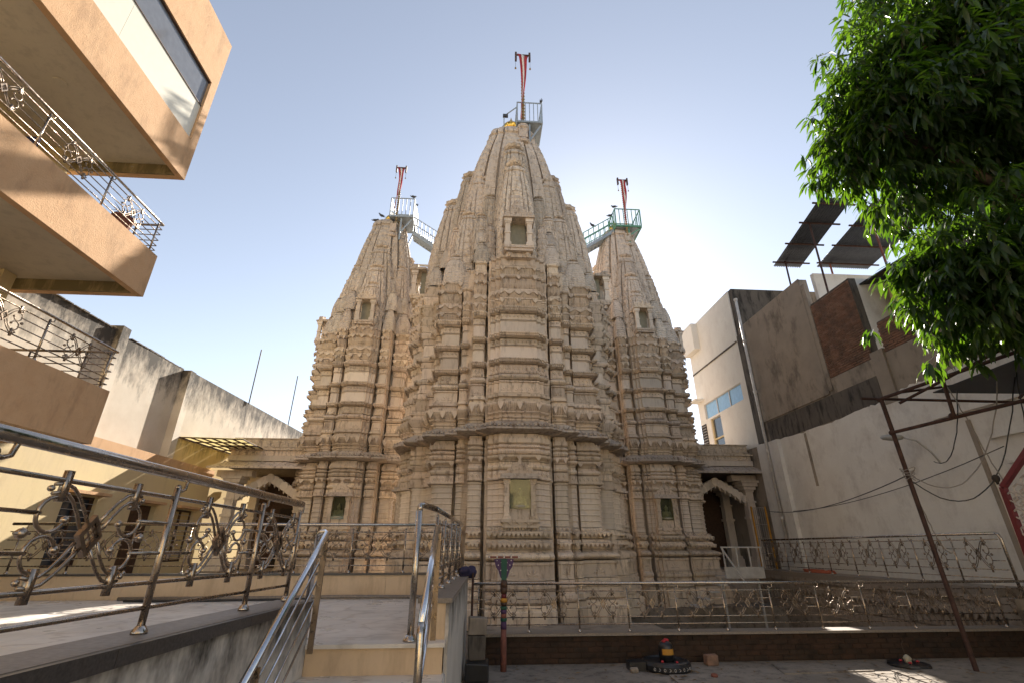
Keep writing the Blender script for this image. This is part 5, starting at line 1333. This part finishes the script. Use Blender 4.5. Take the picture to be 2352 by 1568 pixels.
def stair(label, a, b, mat, w=.7):
    a, b = Vector(a), Vector(b); t = thing('steel_stair', label, 'stairs', a, 'stairs between the towers')
    for dy in (0, w):
        o = Vector((0,dy,0)); MB().bar(a+o, b+o, .06, .16).build('stringer', M['paint_grey'], t)
        for hh in (.55,1.0): MB().bar(a+o+Vector((0,0,hh)), b+o+Vector((0,0,hh)), .04).build('hand_rail', M[mat], t)
        for k in range(7): p = a.lerp(b, k/6)+o; MB().bar(p, p+Vector((0,0,1.0)), .035).build('rail_post', M[mat], t)
    for k in range(8): p = a.lerp(b, (k+.5)/8); MB().box(p.x-.12,p.x+.12,p.y+.03,p.y+w-.03,p.z-.02,p.z+.02).build('tread', M['paint_grey'], t)
    return t
stair('grey steel stair from the left tower down to the central tower', (-3.9,21.2,17.45), (-2.5,20.6,16.1), 'paint_grey')
stair('green steel stair from the right tower down to the central tower', (7.15,21.2,18.1), (5.3,20.8,16.6), 'paint_green')
tag(MB().tube([(-3.3,20.4,14.9),(-2.4,20.2,14.75)], .06, 8).build('tie_beam', M['paint_white'], None), 'white tie beam between the left and central towers', 'beam')
cl = thing('security_camera', 'camera pole beside the gold finial of the central tower', 'camera', (.75,17.4,21.3))
MB().tube([(.78,17.4,21.2),(.78,17.4,22.05),(1.38,17.1,22.35)], .03, 6).build('arm', M['paint_grey'], cl); MB().box(.72,.98,17.3,17.42,21.95,22.1).build('camera_body', M['bird'], cl)
# pigeons
def bird_mesh():
    m = MB(); m.tube([(-.17,0,.07),(-.09,0,.075),(-.04,0,.085),(.02,0,.1),(.07,0,.13),(.095,0,.17),(.12,0,.195),(.145,0,.192),(.165,0,.185)], [.012,.02,.045,.055,.05,.032,.03,.016,.003], 8)
    for s in (-1,1): m.prism([(-.13,.085),(-.02,.075),(.05,.12),(.0,.135)], lambda u,v,d: (u,d,v), s*.045, s*.058)
    for s in (-.02,.02): m.tube([(.015,s,.06),(.015,s,0)], .005, 4)
    me = m.mesh('bird', True); me.materials.append(M['bird']); return me
BM = bird_mesh()
for x, y, z, a, lab in ((-6.05,21.5,18.25,20,'pigeon lowest on the left shoulder of the left tower'),(-5.7,21.4,18.5,200,'pigeon near the gold finial of the left tower'),(-4.0,20.9,19.47,40,'pigeon on the top rail of the left cage'),(-3.92,21.6,19.47,120,'pigeon on the far corner of the left cage'),
                       (-4.93,20.86,17.82,70,'pigeon in the bracket of the left tower'),(6.95,21.1,18.95,10,'pigeon on the green stair rail by the gold finial'),(7.2,20.9,19.42,150,'pigeon on the corner of the green cage'),(5.9,21.0,18.15,200,'pigeon lower down on the green stair rail'),(2.6,16.75,22.33,90,'pigeon on the cage of the central tower')):
    o = obj('pigeon', BM, None); o.location = (x,y,z); o.rotation_euler = (0,0,R(a)); o.scale = (1.2,1.2,1.2); tag(o, lab, 'bird', 'pigeons on the towers')
# ------------------------------------------------------------------ unseen house added behind the viewer to bounce warm light onto the temple
bh_ = thing('added_fill_house', 'unseen cream house added behind the viewer to bounce light onto the temple', 'house', (0,-14,0))
m = MB(); m.box(-9,11,-18,-14,0,10); m.build('wall', M['plaster_cream'], bh_)
for k in range(6):
    for z in (1.0,4.4,7.4): 
        w = MB().box(-7.8+3.1*k,-6.4+3.1*k,-13.999,-13.95,z,z+1.7).build('window', M['glass_dark'], bh_); MB().box(-8.0+3.1*k,-6.2+3.1*k,-13.999,-13.6,z+1.75,z+1.83).build('window_hood', M['plaster_cream'], w)
# ------------------------------------------------------------------ mango tree
tr = thing('mango_tree', 'dense mango tree with drooping glossy leaves hanging in from the right', 'tree', (11.2, 5.0, 0))
rnd = random.Random(11)
def limb(pts, r0, r1): n = len(pts); return MB().tube(pts, [r0+(r1-r0)*i/(n-1) for i in range(n)], 8)
limb([(11.2,5.0,0),(11.1,5.05,2.0),(10.9,5.1,4.0),(10.5,5.2,5.6)], .34, .24).build('trunk', M['bark'], tr, True)
for p in ([(10.6,5.2,5.2),(9.6,5.5,6.6),(8.4,5.7,7.8),(7.2,5.8,9.0)], [(10.5,5.2,5.6),(10.0,5.4,7.8),(9.0,5.7,10.2),(8.4,5.8,12.0)], [(10.7,5.2,4.6),(9.4,5.6,5.4),(8.2,5.9,5.9),(7.2,6.0,6.0)], [(10.5,5.2,5.6),(11.4,5.6,8.5),(11.8,6.0,11.0)]):
    limb(p, .16, .05).build('branch', M['bark'], tr, True)
def leaf_geo(L, w, bend):
    v = []; n = 4
    for i in range(n+1):
        t = i/n; ww = w*math.sin(math.pi*min(1, t*.94+.03))**.8*(1-.25*t); x = L*t; z = -bend*L*t*t
        v += [(x,-ww,z+.25*ww),(x,0,z),(x,ww,z+.25*ww)]
    f = []
    for i in range(n):
        a = 3*i; f += [(a,a+1,a+4,a+3),(a+1,a+2,a+5,a+4)]
    return v, f
LV = [leaf_geo(1, .12, .25), leaf_geo(1, .145, .45), leaf_geo(1, .105, .12)]
# crown: boughs spread through two masses with a gap of sky between them on the left, each bough a cluster of whorls
blobs = [((8.75,6.0,9.75),(1.75,1.9,2.0),84), ((7.65,6.0,9.15),(.9,1.3,1.1),26), ((10.0,5.0,8.7),(1.9,2.0,1.6),60), ((9.1,6.2,12.1),(1.3,1.7,1.7),34), ((10.9,5.6,11.4),(2.3,2.3,2.6),80),
         ((8.7,5.8,6.45),(1.4,1.5,.9),36), ((9.7,5.2,6.3),(1.5,1.7,1.3),40), ((7.75,6.0,6.0),(.6,.9,.75),14), ((8.5,5.8,5.4),(1.15,1.0,.42),18)]
cl_ = []
for (c, r, nb) in blobs:
    for k in range(nb):
        while True:
            p = Vector((rnd.uniform(-1,1), rnd.uniform(-1,1), rnd.uniform(-1,1)))
            if .05 < p.length <= 1: break
        p = p.normalized()*p.length**.5
        bc = Vector((c[0]+p.x*r[0], c[1]+p.y*r[1], c[2]+p.z*r[2])); sp = rnd.uniform(.22,.42); nw = rnd.randint(9, 19)
        for j in range(nw):
            q = Vector((rnd.gauss(0,1), rnd.gauss(0,1), rnd.gauss(-.15,.8)))
            w_ = bc + q*sp
            if w_.x > 6.95: cl_.append((w_, (p + q*.5).normalized()))
vs_, fs, single = [], [], []
tw = MB()
for ci, (p, d) in enumerate(cl_):
    nl = rnd.randint(8, 13); out = (d + Vector((0,0,-.15))).normalized()
    if rnd.random() < .3: tw.tube([p-out*.3, p], [.008,.004], 4)
    for k in range(nl):
        a = 2*math.pi*k/nl + rnd.uniform(-.4,.4)
        h = Vector((math.cos(a), math.sin(a), 0)); dirv = (h*.8 + out*.35 + Vector((0,0,-rnd.uniform(.25,1.15)))).normalized()
        L = rnd.uniform(.18,.34); side = dirv.cross(Vector((rnd.uniform(-.3,.3),rnd.uniform(-.3,.3),1))).normalized(); nrm = side.cross(dirv)
        base = p + dirv*.03 + Vector((rnd.uniform(-.06,.06),rnd.uniform(-.06,.06),rnd.uniform(-.08,.08)))
        single.append((base, dirv, side, nrm, L, rnd.randrange(3)))
# the nearest, largest leaves are pieces of their own; the rest form the crown
cam_p = Vector((0,0,2.0)); fwd = Vector((math.sin(R(3.9))*math.cos(R(23.5)), math.cos(R(3.9))*math.cos(R(23.5)), math.sin(R(23.5))))
rt = Vector((math.cos(R(3.9)), -math.sin(R(3.9)), 0)); upv = rt.cross(fwd)
def in_frame(p):
    v = p-cam_p; z = v.dot(fwd); return z > .1 and abs(v.dot(rt)/z) < 1.05 and abs(v.dot(upv)/z) < .7
order = sorted(range(len(single)), key=lambda i: ((single[i][0]-cam_p).length/single[i][4]) + (0 if in_frame(single[i][0]) else 1e6))
near = set(order[:300])
lme = []
for (v, f) in LV:
    me = bpy.data.meshes.new('leaf'); me.from_pydata(v, [], f); me.update(); me.polygons.foreach_set('use_smooth', [True]*len(me.polygons)); me.materials.append(M['leaf']); lme.append(me)
crown = MB()
for i, (b, dv, sd_, nr, L, ki) in enumerate(single):
    if i in near:
        o = obj('leaf', lme[ki], None, tr, True); mt = Matrix((dv*L, sd_*L, nr*L)).transposed().to_4x4(); mt.translation = b - tr.location; o.matrix_local = mt
    else:
        v, f = LV[ki]; crown.add([b + dv*(x*L) + sd_*(y*L) + nr*(z*L) for x, y, z in v], f)
stuff(crown.build('crown', M['leaf'], tr, True))
stuff(tw.build('twigs', M['bark'], tr))
